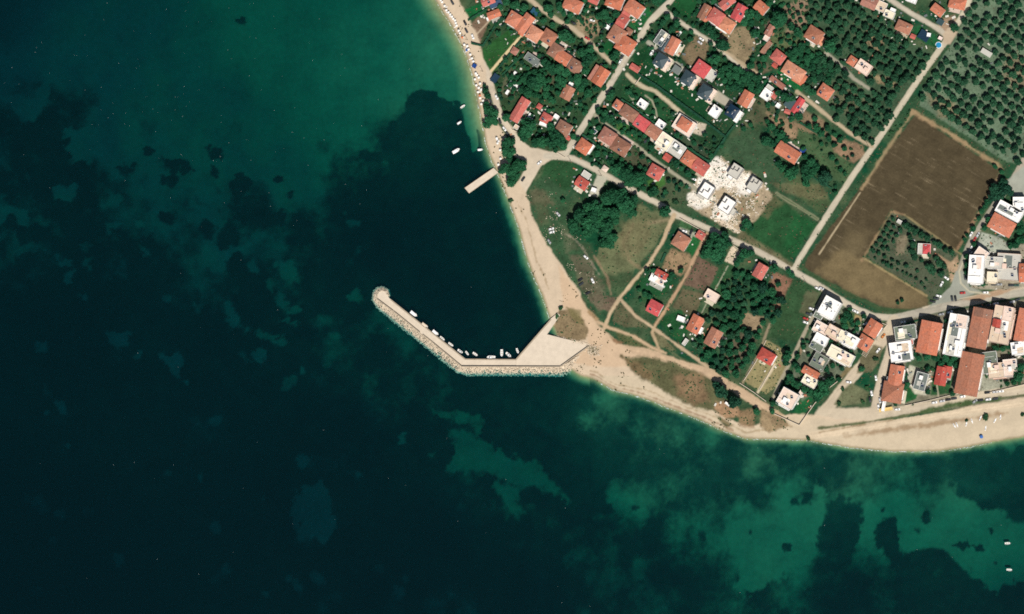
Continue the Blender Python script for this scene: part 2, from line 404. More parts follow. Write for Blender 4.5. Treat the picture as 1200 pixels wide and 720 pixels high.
line([(1172,204),(1146,252),(1122,292)], 3, (150,120,92), 1.4, 1, None)
# olive groves: bare soil between the trees
GROVE_E = [(1148,-12),(1210,-12),(1210,165),(1197,192),(1180,190),(1130,158),(1078,124),(1082,104),(1108,62),(1118,46)]
patch(GROVE_E, (102,122,98), 1.5, 1.5); patch([(1180,60),(1210,70),(1210,120),(1175,95)], (150,120,95), 6, 5, op=.5); patch([(1085,110),(1115,118),(1140,150),(1100,135)], (150,128,98), 4, 3, op=.6)
GROVE_N = [(950,-12),(1015,-12),(1060,48),(1092,62),(1070,95),(1045,140),(1022,168),(1000,155),(950,118),(938,100),(946,72),(972,62),(965,40),(945,20)]
patch(GROVE_N, (66,90,66), 2, 2); patch([(970,95),(1010,100),(1020,125),(1000,140),(970,120)], (110,104,80), 4, 4, op=.6); patch([(1015,30),(1040,45),(1030,60),(1015,50)], (165,138,108), 3, 3, op=.7)
patch([(1022,88),(1048,94),(1055,104),(1030,98)], (160,138,106), 2, 2, op=.8); patch([(985,40),(1012,34),(1005,50)], (80,100,70), 3, 2, op=.5)
patch([(1100,25),(1118,18),(1122,30),(1112,40),(1102,36)], (165,140,115), 2, 1.5); patch([(1128,4),(1140,2),(1132,20),(1122,16)], (120,130,110), 1.5, 1)
lawn([(1062,36),(1078,30),(1104,46),(1100,56),(1085,52)], (34,92,54), 1.5, 1)
# south-east block
patch([(1052,375),(1205,350),(1205,470),(1030,488),(1040,430)], (128,124,104), 2, 1)
patch([(968,345),(1030,378),(985,440),(940,470),(928,440),(945,400)], (104,112,92), 2, 1)
patch([(1135,292),(1205,285),(1205,342),(1138,338)], (160,152,132), 1.5, 1)
patch([(1150,272),(1170,278),(1192,292),(1165,297),(1144,290)], (168,172,155), 1.2, .8)
patch([(1190,255),(1210,250),(1210,290),(1195,284),(1185,280)], (54,84,58), 2, 2)
patch([(990,362),(1008,370),(1000,385),(984,380)], (70,96,58), 1.5, 1); patch([(1002,368),(1010,372),(1006,386),(1000,380)], (165,140,100), 1.5, 1)
patch([(1060,416),(1125,414),(1122,432),(1062,434)], (70,92,66), 2, 2); patch([(1092,440),(1118,440),(1112,462),(1090,464)], (48,88,52), 1.5, 1)
lawn([(1062,452),(1076,458),(1074,468),(1061,472)], (38,92,50), 1, .6); patch([(1066,428),(1092,438),(1086,464),(1072,462),(1060,446)], (190,186,165), 1.2, 1)
line([(1098,452),(1100,466)], 1.5, (185,175,150), .6, .2)
patch([(1150,440),(1178,446),(1180,458),(1150,460)], (160,160,140), 1.2, .8); patch([(1160,404),(1186,400),(1184,410),(1164,412)], (60,90,60), 1.5, 1)
# roads
line([(523,-8),(532,10),(544,30),(553,52),(564,72),(572,87),(577,107),(580,115),(587,138),(598,152),(608,166),(616,178)], 7.5, (210,195,172), .8, .6, ROAD)
patch([(603,158),(622,173),(645,178),(666,177),(668,187),(646,187),(634,195),(622,216),(616,226),(606,226),(604,220),(614,200),(617,190),(603,184),(601,172)], (212,196,172), 1, .8, ROAD)
line([(640,183),(662,182),(690,137),(715,99),(738,62),(762,25),(785,2),(793,-10)], 7, DUST, .8, .4, ROAD)
line([(778,12),(800,28),(815,38),(836,51),(858,70),(876,82)], 5, DUST, .9, .6, ROAD)
line([(650,183),(672,186),(700,200),(735,220),(770,238),(790,251),(830,268),(855,280),(890,296),(930,318),(960,335),(985,352),(1005,363),(1025,371),(1050,373)], 7, (204,192,170), .9, .6, ROAD)
line([(1045,374),(1080,366),(1120,357),(1160,349),(1210,341)], 9, (186,178,160), .9, .5, ROAD)
line([(1082,361),(1120,351),(1160,344),(1210,336)], 2, (205,190,165), .8, .4, ROAD)
patch([(1125,352),(1160,342),(1190,338),(1175,345),(1150,352)], (178,150,122), 1.5, 1.5)
line([(930,316),(938,302),(960,267),(1000,205),(1040,148),(1075,95),(1100,60),(1112,44),(1130,15),(1140,-10)], 6.5, (205,194,170), .8, .4, ROAD)
line([(1112,44),(1098,33),(1070,17),(1045,1),(1030,-10)], 6, (196,186,166), .8, .5, ROAD)
patch([(1105,40),(1115,28),(1122,38),(1114,52),(1106,52)], (196,176,150), 1.5, .8, ROAD)
line([(697,135),(715,150),(745,170),(770,190),(800,211),(816,222)], 4, (166,162,138), .8, .5, ROAD)
line([(760,50),(785,70),(810,88),(835,105),(856,120)], 5.5, (172,170,152), .8, .4, ROAD)
patch([(826,106),(838,104),(858,120),(852,126),(838,118)], (176,168,150), 1, .5, ROAD)
line([(735,88),(742,95),(756,103),(768,107),(784,120),(800,134)], 5, (196,182,152), .9, .8, PATH)
line([(800,134),(815,144),(826,156)], 3, (170,170,150), .9, .5, PATH)
patch([(814,142),(828,146),(824,160),(812,156)], (200,186,164), 1, .5)
line([(612,-8),(633,10),(650,22),(672,34),(693,52),(716,73)], 5, (196,178,150), 1, .8, ROAD)
line([(968,62),(985,76),(1000,92),(1018,104)], 4, (170,165,145), .9, .5, PATH)
line([(934,108),(950,120),(975,140),(1000,159),(1022,172)], 4.5, (190,172,142), .9, .6, PATH)
line([(846,58),(858,66),(876,80),(888,86)], 4, (185,165,135), 1.2, 1, PATH)
line([(790,252),(776,284),(760,310),(742,330),(726,350),(715,367),(708,385)], 4, (200,176,142), 1, .8, PATH)
line([(828,274),(815,300),(803,325),(785,355),(768,381)], 4, (186,154,122), 1, .8, PATH)
line([(728,352),(745,371),(765,384),(790,402),(815,420),(840,438)], 3.4, (196,172,140), 1, .9, PATH)
line([(690,372),(715,385),(740,393),(765,408),(780,414)], 3.6, (200,172,138), 1.2, .9, PATH)
line([(768,381),(764,390),(772,408)], 3, (190,165,130), 1, .9, PATH)
line([(690,398),(720,408),(760,414),(797,427),(822,434),(847,447),(865,458),(890,474),(912,488),(935,502)], 10, (204,176,144), 1.2, 1, PATH)
line([(968,340),(955,366),(940,396),(928,420),(914,448),(906,468)], 4, (172,162,138), .9, .5, ROAD)
line([(902,380),(888,418),(870,449)], 3, (150,136,110), .9, .6, PATH)
line([(1048,376),(1036,396),(1016,422),(992,450),(972,476),(955,496)], 13, (206,190,164), 1, .8, ROAD)
line([(1052,376),(1046,400),(1036,432),(1028,462),(1024,490)], 9, (206,190,166), 1, .6, ROAD)
patch([(1008,420),(1024,404),(1034,408),(1030,424),(1022,436),(1004,438)], (108,104,78), 1.5, 1, GROUND)
patch([(987,458),(997,448),(1018,460),(1014,472),(985,477),(978,474)], (110,114,84), 1.5, 1, GROUND)
line([(945,502),(1000,491),(1050,483),(1100,474),(1150,464),(1210,455)], 11, (205,190,165), 1, .6, ROAD)
patch([(960,478),(1030,478),(1030,500),(940,508)], (207,191,165), 2, 1, ROAD)
line([(1168,236),(1150,264),(1135,288),(1127,310),(1120,335),(1114,352)], 6.5, (168,160,142), .9, .4, ROAD)
line([(1206,178),(1190,206),(1180,222),(1167,238)], 7, (178,166,148), 1, .6, ROAD)
patch([(1120,318),(1134,318),(1136,336),(1150,342),(1120,352),(1088,360),(1100,350),(1114,336)], PAVE, 1, .5, ROAD)
patch([(1176,215),(1206,190),(1206,232),(1190,236)], (168,170,155), 1.5, 1, ROAD)
line([(1134,296),(1124,318),(1126,332),(1136,342),(1160,345)], 1.6, (200,192,165), .6, .3, ROAD)
line([(910,227),(930,239),(958,257)], 3.4, (150,148,118), 1, .5, PATH); line([(910,227),(930,239),(958,257)], 1.2, (70,94,60), .6, .3, PATH)
patch([(760,196),(772,202),(768,206),(758,202)], (196,176,150), 1, .5); patch([(700,205),(712,208),(700,232),(690,228)], (190,186,165), 1.2, 1, PATH)
# beach
s = (slice(None), slice(None))
inland = np.full(GX.shape, 11.0)
BW = np.array([(-900,14),(0,24),(60,20),(110,14),(140,16),(165,28),(195,16),(225,22),(260,20),(300,31),(345,44),(375,40)], float)
bw = np.interp(GY, BW[:,0], BW[:,1])
BS = np.array([(650,60),(680,46),(700,40),(740,30),(800,22),(850,16),(880,14),(905,26),(930,30),(960,30),(1000,32),(1060,38),(1120,46),(1210,46),(2000,40)], float)
bs = np.interp(GX, BS[:,0], BS[:,1])
bwid = np.where(GY > 385, bs, bw)
db = shore - bwid + 2.0*N10 + 1.5*N30 + .8*N4
bm = (shore_j > 0) & (GX < 2500) & (GY > -1000)
lay(s, np.where(bm, db, 99), SAND, 1.4, None, .07)
lay(s, np.where(bm & (GY > 440) & (GX > 690), db + 3, 99), (204,188,160), 3, None, .06, .8)
CLS = np.where(bm & (db < 0) & (CLS != ROAD), BEACH, CLS)
SANDY = [(655,312),(676,340),(700,380),(725,402),(760,425),(740,430),(700,430),(668,425),(690,405),(685,380),(660,360)]
patch(SANDY, (212,184,152), 2, 1.5, BEACH, .08)
patch([(604,420),(641,392),(692,404),(657,430),(600,430)], (226,209,184), .8, .4, BEACH, .05)
patch([(655,364),(668,362),(682,372),(690,388),(686,398),(672,402),(639,393),(648,380)], (140,122,92), 1.5, 1.5, GROUND)
patch([(664,360),(680,364),(684,382),(672,376)], (120,112,74), 2, 2, None, op=.8)
patch([(690,362),(702,374),(698,376),(688,366)], (168,140,105), 1.5, 1); patch([(715,395),(730,402),(722,404)], (150,118,88), 1.5, 1.5)
patch([(690,405),(704,408),(700,416),(688,414)], (150,138,112), 2, 2)
patch([(728,418),(760,420),(790,424),(815,436),(850,455),(846,482),(820,480),(790,465),(765,452),(745,438)], (98,98,68), 3, 3, GROUND)
patch([(728,418),(745,424),(770,440),(760,448),(742,434)], (128,108,78), 3, 2.5, None, op=.8); patch([(790,440),(822,440),(832,470),(812,474),(795,462)], (150,120,92), 4, 4, None, op=.7)
patch([(838,470),(860,472),(872,486),(850,492),(836,480)], (180,142,110), 2, 2, None, op=.8); patch([(838,486),(860,498),(850,502)], (90,92,64), 2, 1.5, GROUND)
patch([(892,478),(915,488),(928,500),(900,507),(890,500)], (148,128,98), 1.8, 1.8, GROUND); patch([(865,480),(885,478),(884,502),(866,500)], (150,122,92), 2.5, 2.5, GROUND, op=.8)
# seafront strips
line([(960,502),(1010,496),(1060,487),(1110,478),(1165,468),(1210,462)], 2.6, (98,104,72), 1.2, 1.2, GROUND)
line([(1080,483),(1120,474),(1170,468)], 5.5, (74,94,58), 1.6, 1.5, GROUND)
line([(950,511),(1000,504),(1060,494),(1120,484),(1210,471)], 7.5, (220,200,170), 1, .6, PATH)
line([(990,512),(1040,504),(1080,499),(1130,492),(1180,484)], 4.5, (158,130,98), 2.2, 2.5, BEACH, op=.75)
line([(960,507),(1000,500),(1050,492)], 1.2, (150,126,92), .8, .8, None, op=.7)
# wrack lines and damp sand at the water's edge
dl = np.abs(shore - 4.5 - 3*N30) - 0.8 + 1.6*N4
lay(s, np.where((GX > 690) & (GX < 860) & bm, dl, 99), (150,120,92), 1, None, .1, .7)
dl = np.abs(shore - 9 - 5*N30) - 0.6 + 1.8*N4
lay(s, np.where(bm & (((GX > 690) & (GX < 900)) | ((GY > 235) & (GY < 340))), dl, 99), (160,138,104), 1, None, .1, .6)
lay(s, np.where(bm, shore_j - 1.8, 99), (150,136,104), 1.4, None, .05, .7)
# sea bed: pale sand, dark weed meadows
BSAND = lin((154,150,104))*.95; WEED = np.array((0.014, 0.037, 0.020))
bias = np.zeros(GX.shape); bw_ = np.zeros(GX.shape)
BIAS = [(420,60,-1.3),(330,30,-1.3),(200,80,-1.0),(60,60,-.7),(120,160,-.5),(480,60,-1.5),(530,80,-1.6),(330,190,-.8),(230,200,-.5),(300,260,.15),(60,140,.55),(60,220,.4),(20,260,.1),(120,280,.45),
        (60,400,1),(200,400,.7),(150,600,1),(50,650,.9),(300,340,.35),(380,340,.5),(420,250,.5),(500,160,.9),(540,220,1),(600,360,1.3),(540,330,1.3),(470,300,1),(590,280,1.0),(420,420,.3),(470,400,-.1),(500,440,.2),
        (400,520,.55),(300,560,.6),(450,600,.6),(500,680,.6),(650,680,.7),(600,620,.5),(560,520,.25),(640,500,.9),(690,540,.5),(700,480,.12),(760,500,.08),(800,520,.06),(740,580,-.08),(800,620,-.05),(850,560,.12),(900,540,.16),(760,620,.0),
        (900,640,-.9),(1060,620,-.9),(1150,610,-.9),(960,540,.1),(1010,560,.0),(1100,545,.15),(1180,540,.3),(1180,580,.15),(970,690,.6),(1080,680,.7),(1190,690,.6),(900,700,.5),(830,700,.3),(700,640,.3),(760,660,.05),(620,470,.3)]
for bx, by, bv in BIAS:
    w = 1.0/((GX-bx)**2 + (GY-by)**2 + 300.0)**1.4; bias += w*bv; bw_ += w
bias /= bw_
wf = bias + 0.7*fbm(GX/42+5, GY/42+6, 5)
NP = fbm(GX/17+13, GY/17+77, 5)
def bed(P, v, soft=6, jit=5):
    s = window(P, 20); d = sdf(P, GX[s], GY[s]) + 1.9*jit*N25[s] + jit*(.6*N18[s] + .5*N10[s] + .7*N6[s] + .5*N4[s])
    w = sstep(soft, -soft, d); wf[s] = wf[s]*(1-w) + v*w
def blob(x, y, r, v=1.0):
    e, th = random.uniform(.62, 1.0), random.uniform(0, 3.14); P = []
    for k in range(9):
        q = r*random.uniform(.62, 1.25); u, w = q*math.cos(k*.698), q*e*math.sin(k*.698); P.append((x + u*math.cos(th) - w*math.sin(th), y + u*math.sin(th) + w*math.cos(th)))
    s = window(P, 14); d = sdf(P, GX[s], GY[s]) + (.25*r + 1.5)*(N10[s] + .9*N4[s])
    w = sstep(3, -3.5, d); wf[s] = wf[s]*(1-w) + v*w
bed([(478,112),(490,104),(504,104),(516,112),(530,114),(540,128),(545,158),(556,182),(572,196),(580,210),(590,240),(604,280),(622,320),(636,362),(606,420),(545,420),(458,350),(440,320),(436,270),(440,230),(452,200),(466,168),(470,135)], 1.2, 5, 6)
bed([(546,100),(556,110),(563,160),(552,180),(545,160),(540,130)], -.9, 3, 3)
bed([(558,152),(564,158),(570,178),(562,180)], .9, 2, 1)
for P in ([(505,115),(508,140),(520,170),(534,188),(530,190),(514,170),(503,140)],): bed(P, .45, 3, 2)
bed([(582,212),(592,226),(604,252),(618,300),(630,330),(640,362),(630,362),(612,318),(598,282),(586,250)], .15, 4, 3)
for b in ((250,180,12),(248,200,7),(278,214,11),(276,228,7),(203,196,9),(170,177,5),(199,210,6),(323,210,6),(460,147,5),(428,181,9),(280,25,6),(280,250,16),(306,256,10),(325,256,10),(358,272,13),(286,215,6),(243,262,8),(440,182,6),(400,240,10),(528,538,10),(590,568,9),(608,555,8),(742,596,4),(768,676,5),(755,630,18),(740,640,10),(985,585,5)): blob(*b)
for b in ((410,262,8),(700,150,6)): blob(*b, v=-.4)
for P in ([(237,290),(262,291),(288,288),(270,302),(262,320),(250,318),(240,304)], [(178,414),(214,412),(212,428),(208,448),(196,438),(184,428)], [(264,358),(280,380),(300,390),(328,394),(312,400),(284,390),(268,374)],
          [(320,350),(345,362),(342,378),(330,372)], [(72,154),(98,152),(120,158),(102,166),(98,186),(72,184)], [(-10,104),(20,110),(34,128),(48,98),(50,112),(36,140),(16,130),(-10,116)], [(-10,244),(24,252),(24,266),(-10,266)], [(62,222),(85,218),(82,232),(66,230)],
          [(114,260),(136,262),(124,274)], [(125,390),(146,388),(144,402),(126,402)], [(62,296),(68,306),(92,306),(98,292),(100,312),(66,316)], [(176,250),(186,250),(186,268),(178,266)], [(225,240),(262,246),(262,262),(244,262),(232,254)], [(322,310),(338,308),(346,330),(338,330)],
          [(350,570),(372,566),(384,592),(392,620),(376,640),(350,620),(336,600)],
          [(508,484),(530,486),(560,486),(572,488),(570,498),(556,506),(545,498),(525,494)], [(530,504),(548,506),(560,520),(590,534),(625,536),(645,560),(664,586),(642,578),(600,570),(572,556),(550,552),(520,552),(528,530)], [(576,565),(600,575),(608,610),(590,610)],
          [(878,622),(905,606),(940,600),(966,588),(966,620),(955,650),(915,676),(880,692),(864,688),(866,660)], [(1005,612),(1020,596),(1045,612),(1100,610),(1210,620),(1210,680),(1160,690),(1130,670),(1095,640),(1060,642),(1030,640),(1005,634)], [(955,560),(968,580),(958,600)]): bed(P, -.30 if 500 < P[0][0] < 600 else -.8, 6, 6)
for P in ([(966,590),(1008,592),(1004,630),(990,655),(958,652),(962,620)], [(1028,615),(1046,612),(1050,630),(1058,650),(1046,664),(1028,640)], [(640,500),(690,508),(706,530),(708,580),(716,600),(690,600),(660,570),(640,540)],
          [(1060,650),(1110,645),(1130,670),(1140,700),(1100,720),(1050,715)], [(1095,545),(1130,530),(1170,535),(1210,530),(1210,610),(1160,600)]): bed(P, .75, 8, 7)
for _ in range(150):      # scattered round weed patches where the meadow breaks up
    bx, by = random.uniform(-20, 440), random.uniform(120, 520)
    if -30 < by - 175 - .2*bx < 150: blob(bx, by, random.uniform(5, 14), random.uniform(.35, 1.0))
for _ in range(70):
    bx, by = random.uniform(20, 560), random.uniform(200, 700)
    if bx < 430 or by > 450: blob(bx, by, random.uniform(4, 11), random.uniform(-.45, .05))
for _ in range(60):
    blob(random.uniform(560, 1200), random.uniform(520, 715), random.uniform(3, 9), random.uniform(.2, .8))
wf = wf + np.where(GX > 690, .24, .34)*NP + .16*N6 + .08*fbm(GX/2.5, GY/2.5, 2)
weed = sstep(-.38, .36, wf)*np.where(GX > 690, sstep(-2, 7, dsh + 5*N18), sstep(1, 12, dsh + 5*N18))
cb = BSAND*(1 + .14*N30 + .10*N90 + .08*N6)[..., None]
cb = cb*np.stack([np.ones_like(depth), 1 - .08*sstep(4.5, 7.5, depth), 1 + .55*sstep(4.5, 7.5, depth)], -1)   # floor colour bluer and slightly less green with depth
weed = weed*np.clip(.97 + .10*NP + .06*N6, .8, 1)
cb = cb*(1 - weed[..., None]) + WEED*(1 + .55*sstep(3.6, 1.9, depth))[..., None]*(1.1 + .4*N10 + .3*N30)[..., None]*weed[..., None]
sea = shore_j <= 0
COL = np.where(sea[..., None], np.maximum(cb, .003), COL)
CLS = np.where(sea, SEABED, CLS)
COL = np.clip(COL, .004, .8)

WX, WY = px(GX, GY, GZ_LAND)
def ground_z(X, Y):
    i = min(max(np.searchsorted(xs, X), 0), len(xs)-1); j = min(max(np.searchsorted(ys, Y), 0), len(ys)-1)
    return float(H[j, i])

def ground_mat(name, grain, amount, bump):
    m, t, p = new_mat(name)
    N = t.nodes.new; L = t.links.new
    at = N('ShaderNodeAttribute'); at.attribute_name = 'cover'
    tc = N('ShaderNodeTexCoord')
    n = N('ShaderNodeTexNoise'); n.inputs['Scale'].default_value = grain; n.inputs['Detail'].default_value = 7; n.inputs['Roughness'].default_value = .65
    L(tc.outputs['Object'], n.inputs['Vector'])
    n2 = N('ShaderNodeTexNoise'); n2.inputs['Scale'].default_value = grain*.21; n2.inputs['Detail'].default_value = 5
    L(tc.outputs['Object'], n2.inputs['Vector'])
    ad = N('ShaderNodeMath'); ad.operation = 'ADD'; L(n.outputs['Fac'], ad.inputs[0]); L(n2.outputs['Fac'], ad.inputs[1])
    mr = N('ShaderNodeMapRange'); mr.inputs[1].default_value = .65; mr.inputs[2].default_value = 1.35; mr.inputs[3].default_value = 1-amount; mr.inputs[4].default_value = 1+amount
    L(ad.outputs[0], mr.inputs[0])
    sc = N('ShaderNodeVectorMath'); sc.operation = 'SCALE'; L(at.outputs['Color'], sc.inputs[0]); L(mr.outputs[0], sc.inputs['Scale'])
    L(sc.outputs[0], p.inputs['Base Color'])
    p.inputs['Roughness'].default_value = .95; p.inputs['Specular IOR Level'].default_value = .1
    if bump:
        b = N('ShaderNodeBump'); b.inputs['Strength'].default_value = .8; b.inputs['Distance'].default_value = bump
        L(n.outputs['Fac'], b.inputs['Height']); L(b.outputs[0], p.inputs['Normal'])
    return m
GM = {GROUND: ('ground', ground_mat('grass_and_soil', .55, .42, .5)), BEACH: ('beach', ground_mat('sand', .5, .10, .12)), SEABED: ('seabed', ground_mat('sea_floor', .25, .25, 0)),
      FIELD: ('field', ground_mat('ploughed_soil', .6, .26, .35)), ROAD: ('road', ground_mat('dusty_asphalt', .4, .10, .05)), PATH: ('path', ground_mat('packed_dirt', .5, .14, .15))}
ny, nx = GX.shape
idx = np.arange(nx*ny).reshape(ny, nx)
F = np.stack([idx[1:, :-1], idx[1:, 1:], idx[:-1, 1:], idx[:-1, :-1]], -1).reshape(-1, 4)
fc = CLS[:-1, :-1]
smin = np.minimum.reduce([H[1:, :-1], H[1:, 1:], H[:-1, 1:], H[:-1, :-1]])
fc = np.where((smin < 0), SEABED, fc).reshape(-1)
V = np.stack([WX, WY, H], -1).reshape(-1, 3); CC = COL.reshape(-1, 3)
for k, (nm, mt) in GM.items():
    f = F[fc == k]
    if len(f) == 0: continue
    u, inv = np.unique(f, return_inverse=True)
    struct(link(nm, np_mesh(nm, V[u], inv.reshape(-1, 4), [mt], CC[u], True)))

# ------------------------------------------------------------------ the sea
m, t, p = new_mat('sea_water')
N = t.nodes.new; L = t.links.new
t.nodes.remove(p); out = t.nodes['Material Output']
tr = N('ShaderNodeBsdfTransparent'); tr.inputs[0].default_value = (1, 1, 1, 1)
gl = N('ShaderNodeBsdfGlossy'); gl.inputs['Roughness'].default_value = .12
df = N('ShaderNodeBsdfDiffuse'); df.inputs[0].default_value = (.002, .122, .158, 1)
tc = N('ShaderNodeTexCoord'); n = N('ShaderNodeTexNoise'); n.inputs['Scale'].default_value = .22; n.inputs['Detail'].default_value = 6
L(tc.outputs['Object'], n.inputs['Vector']); b = N('ShaderNodeBump'); b.inputs['Strength'].default_value = .35; b.inputs['Distance'].default_value = .4
L(n.outputs['Fac'], b.inputs['Height']); L(b.outputs[0], gl.inputs['Normal'])
m1 = N('ShaderNodeMixShader'); m1.inputs[0].default_value = .055; L(tr.outputs[0], m1.inputs[1]); L(df.outputs[0], m1.inputs[2])
m2 = N('ShaderNodeMixShader'); m2.inputs[0].default_value = .02; L(m1.outputs[0], m2.inputs[1]); L(gl.outputs[0], m2.inputs[2])
L(m2.outputs[0], out.inputs['Surface'])
va = N('ShaderNodeVolumeAbsorption'); va.inputs['Color'].default_value = (0, .685, .728, 1); va.inputs['Density'].default_value = .62
L(va.outputs[0], out.inputs['Volume'])
mb = MB(); mb.box(-2600, 2600, -2600, 2600, -45, 0)
struct(mb.build('sea', m))

# ------------------------------------------------------------------ breakwater, quay, jetty
CONC = surf('pale_concrete', alb(226,210,187), .9, .10, .25)
CONC2 = surf('grey_concrete', alb(176,162,140), .9, .12, .4)
def P2(pts, z): return [px(x, y, z) for x, y in pts]
DECK = 1.35
root = empty('breakwater', (*px(560, 425, 0), 0)); tag(root, 'long bent concrete breakwater with a rubble slope along its seaward side', 'breakwater')
ox, oy = root.location.x, root.location.y
def rel(pts, z): return [(x-ox, y-oy) for x, y in P2(pts, z)]
mb = MB(); mb.prism(rel([(456,349.5),(545,420.5),(604.5,421),(604.5,429.2),(542,429.2),(443,351),(441,346),(446,341),(452,342)], DECK), -7, DECK)
mb.build('deck', CONC, root)
mb = MB(); mb.prism(rel([(604.7,421),(645,374),(653.5,367),(656.5,369.5),(641,392),(690,404),(657,429.2),(604.7,429.2)], DECK), -5, DECK+.18)
mb.build('quay_platform', CONC, root)
def wall_mb(mb, pts, w, z0, z1):
    q = [Vector(v) for v in pts]
    for a, b_ in zip(q[:-1], q[1:]):
        d = (b_-a).normalized(); n_ = Vector((-d.y, d.x))*w/2; a2 = a - d*w*.25; b2 = b_ + d*w*.25
        mb.prism([tuple(a2+n_), tuple(b2+n_), tuple(b2-n_), tuple(a2-n_)], z0, z1)
mb = MB()
wall_mb(mb, rel([(443,351),(461,364.5)], DECK), .7, DECK-.5, DECK+1.5); wall_mb(mb, rel([(462.5,365.5),(492,389.5)], DECK), .7, DECK-.5, DECK+1.45)
wall_mb(mb, rel([(496,392.5),(507,401)], DECK), .7, DECK-.5, DECK+1.1); wall_mb(mb, rel([(508,402),(541.5,429.6)], DECK), .7, DECK-.5, DECK+1.5)
wall_mb(mb, rel([(541.5,429.6),(656.5,429.9)], DECK), .7, DECK-.6, DECK+1.55); wall_mb(mb, rel([(657.5,429.4),(690,406)], DECK), .7, DECK-.6, DECK+1.6)
mb.build('parapet_wall', CONC2, root)
mb = MB()
wall_mb(mb, rel([(458.3,351.8),(545,421.1)], DECK), 1.0, DECK-.3, DECK+.14); wall_mb(mb, rel([(545,421.3),(604,421.8)], DECK), 1.0, DECK-.3, DECK+.145)
wall_mb(mb, rel([(604.8,421.6),(645.6,374.8)], DECK), 1.1, DECK-.2, DECK+.36)
mb.build('kerb', CONC2, root)
for x, y in ((470,361.8),(483,372),(497,383),(512,395),(526,406),(556,421.6),(570,421.8),(585,421.9)):
    mb = MB(); q = px(x, y, DECK); mb.tube((q[0]-ox, q[1]-oy, DECK), (q[0]-ox, q[1]-oy, DECK+.55), .16, .2, 8); mb.build('bollard', surf('rusty_iron', (.06,.035,.025), .7, .3), root)
# rubble core under the armour stones
OUT = [(457,347),(455,339),(449,335),(441,336),(436,343),(435,352),(441,362),(456,374),(474,389),(492,403),(514,421),(534,437),(546,441),(580,441),(620,441),(658,442),(674,437),(688,424),(694,410)]
INN = [(454,347),(452,342),(447,341),(444,344),(442,347),(443,351),(450,357),(461,365),(480,380),(496,393),(516,409),(541,430),(550,430),(580,430),(620,430),(656,430),(664,426),(676,418),(690,408)]
core = MB()
for k in range(len(OUT)-1):
    a, b_ = rel([OUT[k]], 0)[0], rel([OUT[k+1]], 0)[0]; c, d = rel([INN[k+1]], DECK)[0], rel([INN[k]], DECK)[0]
    core.add([(*a,-3.5),(*b_,-3.5),(*c,DECK-.35),(*d,DECK-.35)], [(0,1,2,3)])
STONE = surf('pale_limestone', alb(222,204,178), .95, .25, .35)
core.build('rubble_slope', STONE, root)
import bmesh
def rock_base(seed, sub=1):
    bm = bmesh.new(); bmesh.ops.create_icosphere(bm, subdivisions=sub, radius=1.0)
    r = random.Random(seed)
    for v_ in bm.verts: v_.co *= r.uniform(.72, 1.12)
    V_ = np.array([v_.co[:] for v_ in bm.verts]); F_ = np.array([[v_.index for v_ in f.verts] for f in bm.faces]); bm.free()
    return V_, F_
RB = [rock_base(i) for i in range(6)]
def rocks_mesh(name, pts, mats):
    """pts: x,y,z,size"""
    Vs, Fs, o = [], [], 0
    for x, y, z, sz in pts:
        v_, f_ = RB[random.randrange(6)]
        a = random.random()*6.28; ca, sa = math.cos(a), math.sin(a)
        s3 = np.array([random.uniform(.8,1.3), random.uniform(.7,1.1), random.uniform(.6,.9)])*sz
        w = v_*s3; w = np.stack([w[:,0]*ca-w[:,1]*sa, w[:,0]*sa+w[:,1]*ca, w[:,2]], -1) + (x, y, z)
        Vs.append(w); Fs.append(f_+o); o += len(v_)
    return np_mesh(name, np.concatenate(Vs), np.concatenate(Fs), mats)
pts = []
for k in range(len(OUT)-1):
    L_ = math.hypot(OUT[k+1][0]-OUT[k][0], OUT[k+1][1]-OUT[k][1]); cnt = int(L_*16)
    for _ in range(cnt):
        a = random.random(); tt = random.random()**.8
        if tt < .14 and random.random() < .5: continue
        xx = (OUT[k][0]*(1-a)+OUT[k+1][0]*a)*(1-tt) + (INN[k][0]*(1-a)+INN[k+1][0]*a)*tt
        yy = (OUT[k][1]*(1-a)+OUT[k+1][1]*a)*(1-tt) + (INN[k][1]*(1-a)+INN[k+1][1]*a)*tt
        z = -1.5*(1-tt)**1.2 + (DECK+.05)*tt
        x, y = px(xx, yy, z); pts.append((x, y, z, random.uniform(.28, .72)))
o = link('armour_stones', rocks_mesh('armour_stones', pts, [STONE])); tag(o, 'loose pale boulders heaped along the seaward face of the breakwater', 'boulders', kind='stuff')
# jetty
J = [(544.5,220.5),(578.5,197),(584,202.5),(549.8,226.8)]
root = empty('jetty', (*px(564,212,1), 0)); tag(root, 'short straight concrete jetty standing out from the sand north of the breakwater', 'jetty')
ox, oy = root.location.x, root.location.y
mb = MB(); mb.prism(rel(J, 1.3), .85, 1.3); mb.build('deck', CONC, root)
for fx in (.06, .3, .55, .8):
    for a, b_ in ((J[0], J[1]), (J[3], J[2])):
        q = rel([(a[0]+(b_[0]-a[0])*fx + (.8 if a is J[0] else -.8)*.7, a[1]+(b_[1]-a[1])*fx + (.8 if a is J[0] else -.8))], 1.0)[0]
        mb = MB(); mb.tube((*q, -6), (*q, .85), .3, .3, 8); mb.build('pile', CONC2, root)
mb = MB(); e = rel(J, 1.3); wall_mb(mb, [e[0], e[1]], .25, 1.3, 1.45); wall_mb(mb, [e[2], e[3]], .25, 1.3, 1.45); wall_mb(mb, [e[3], e[0]], .25, 1.3, 1.448); mb.build('kerb', CONC2, root)
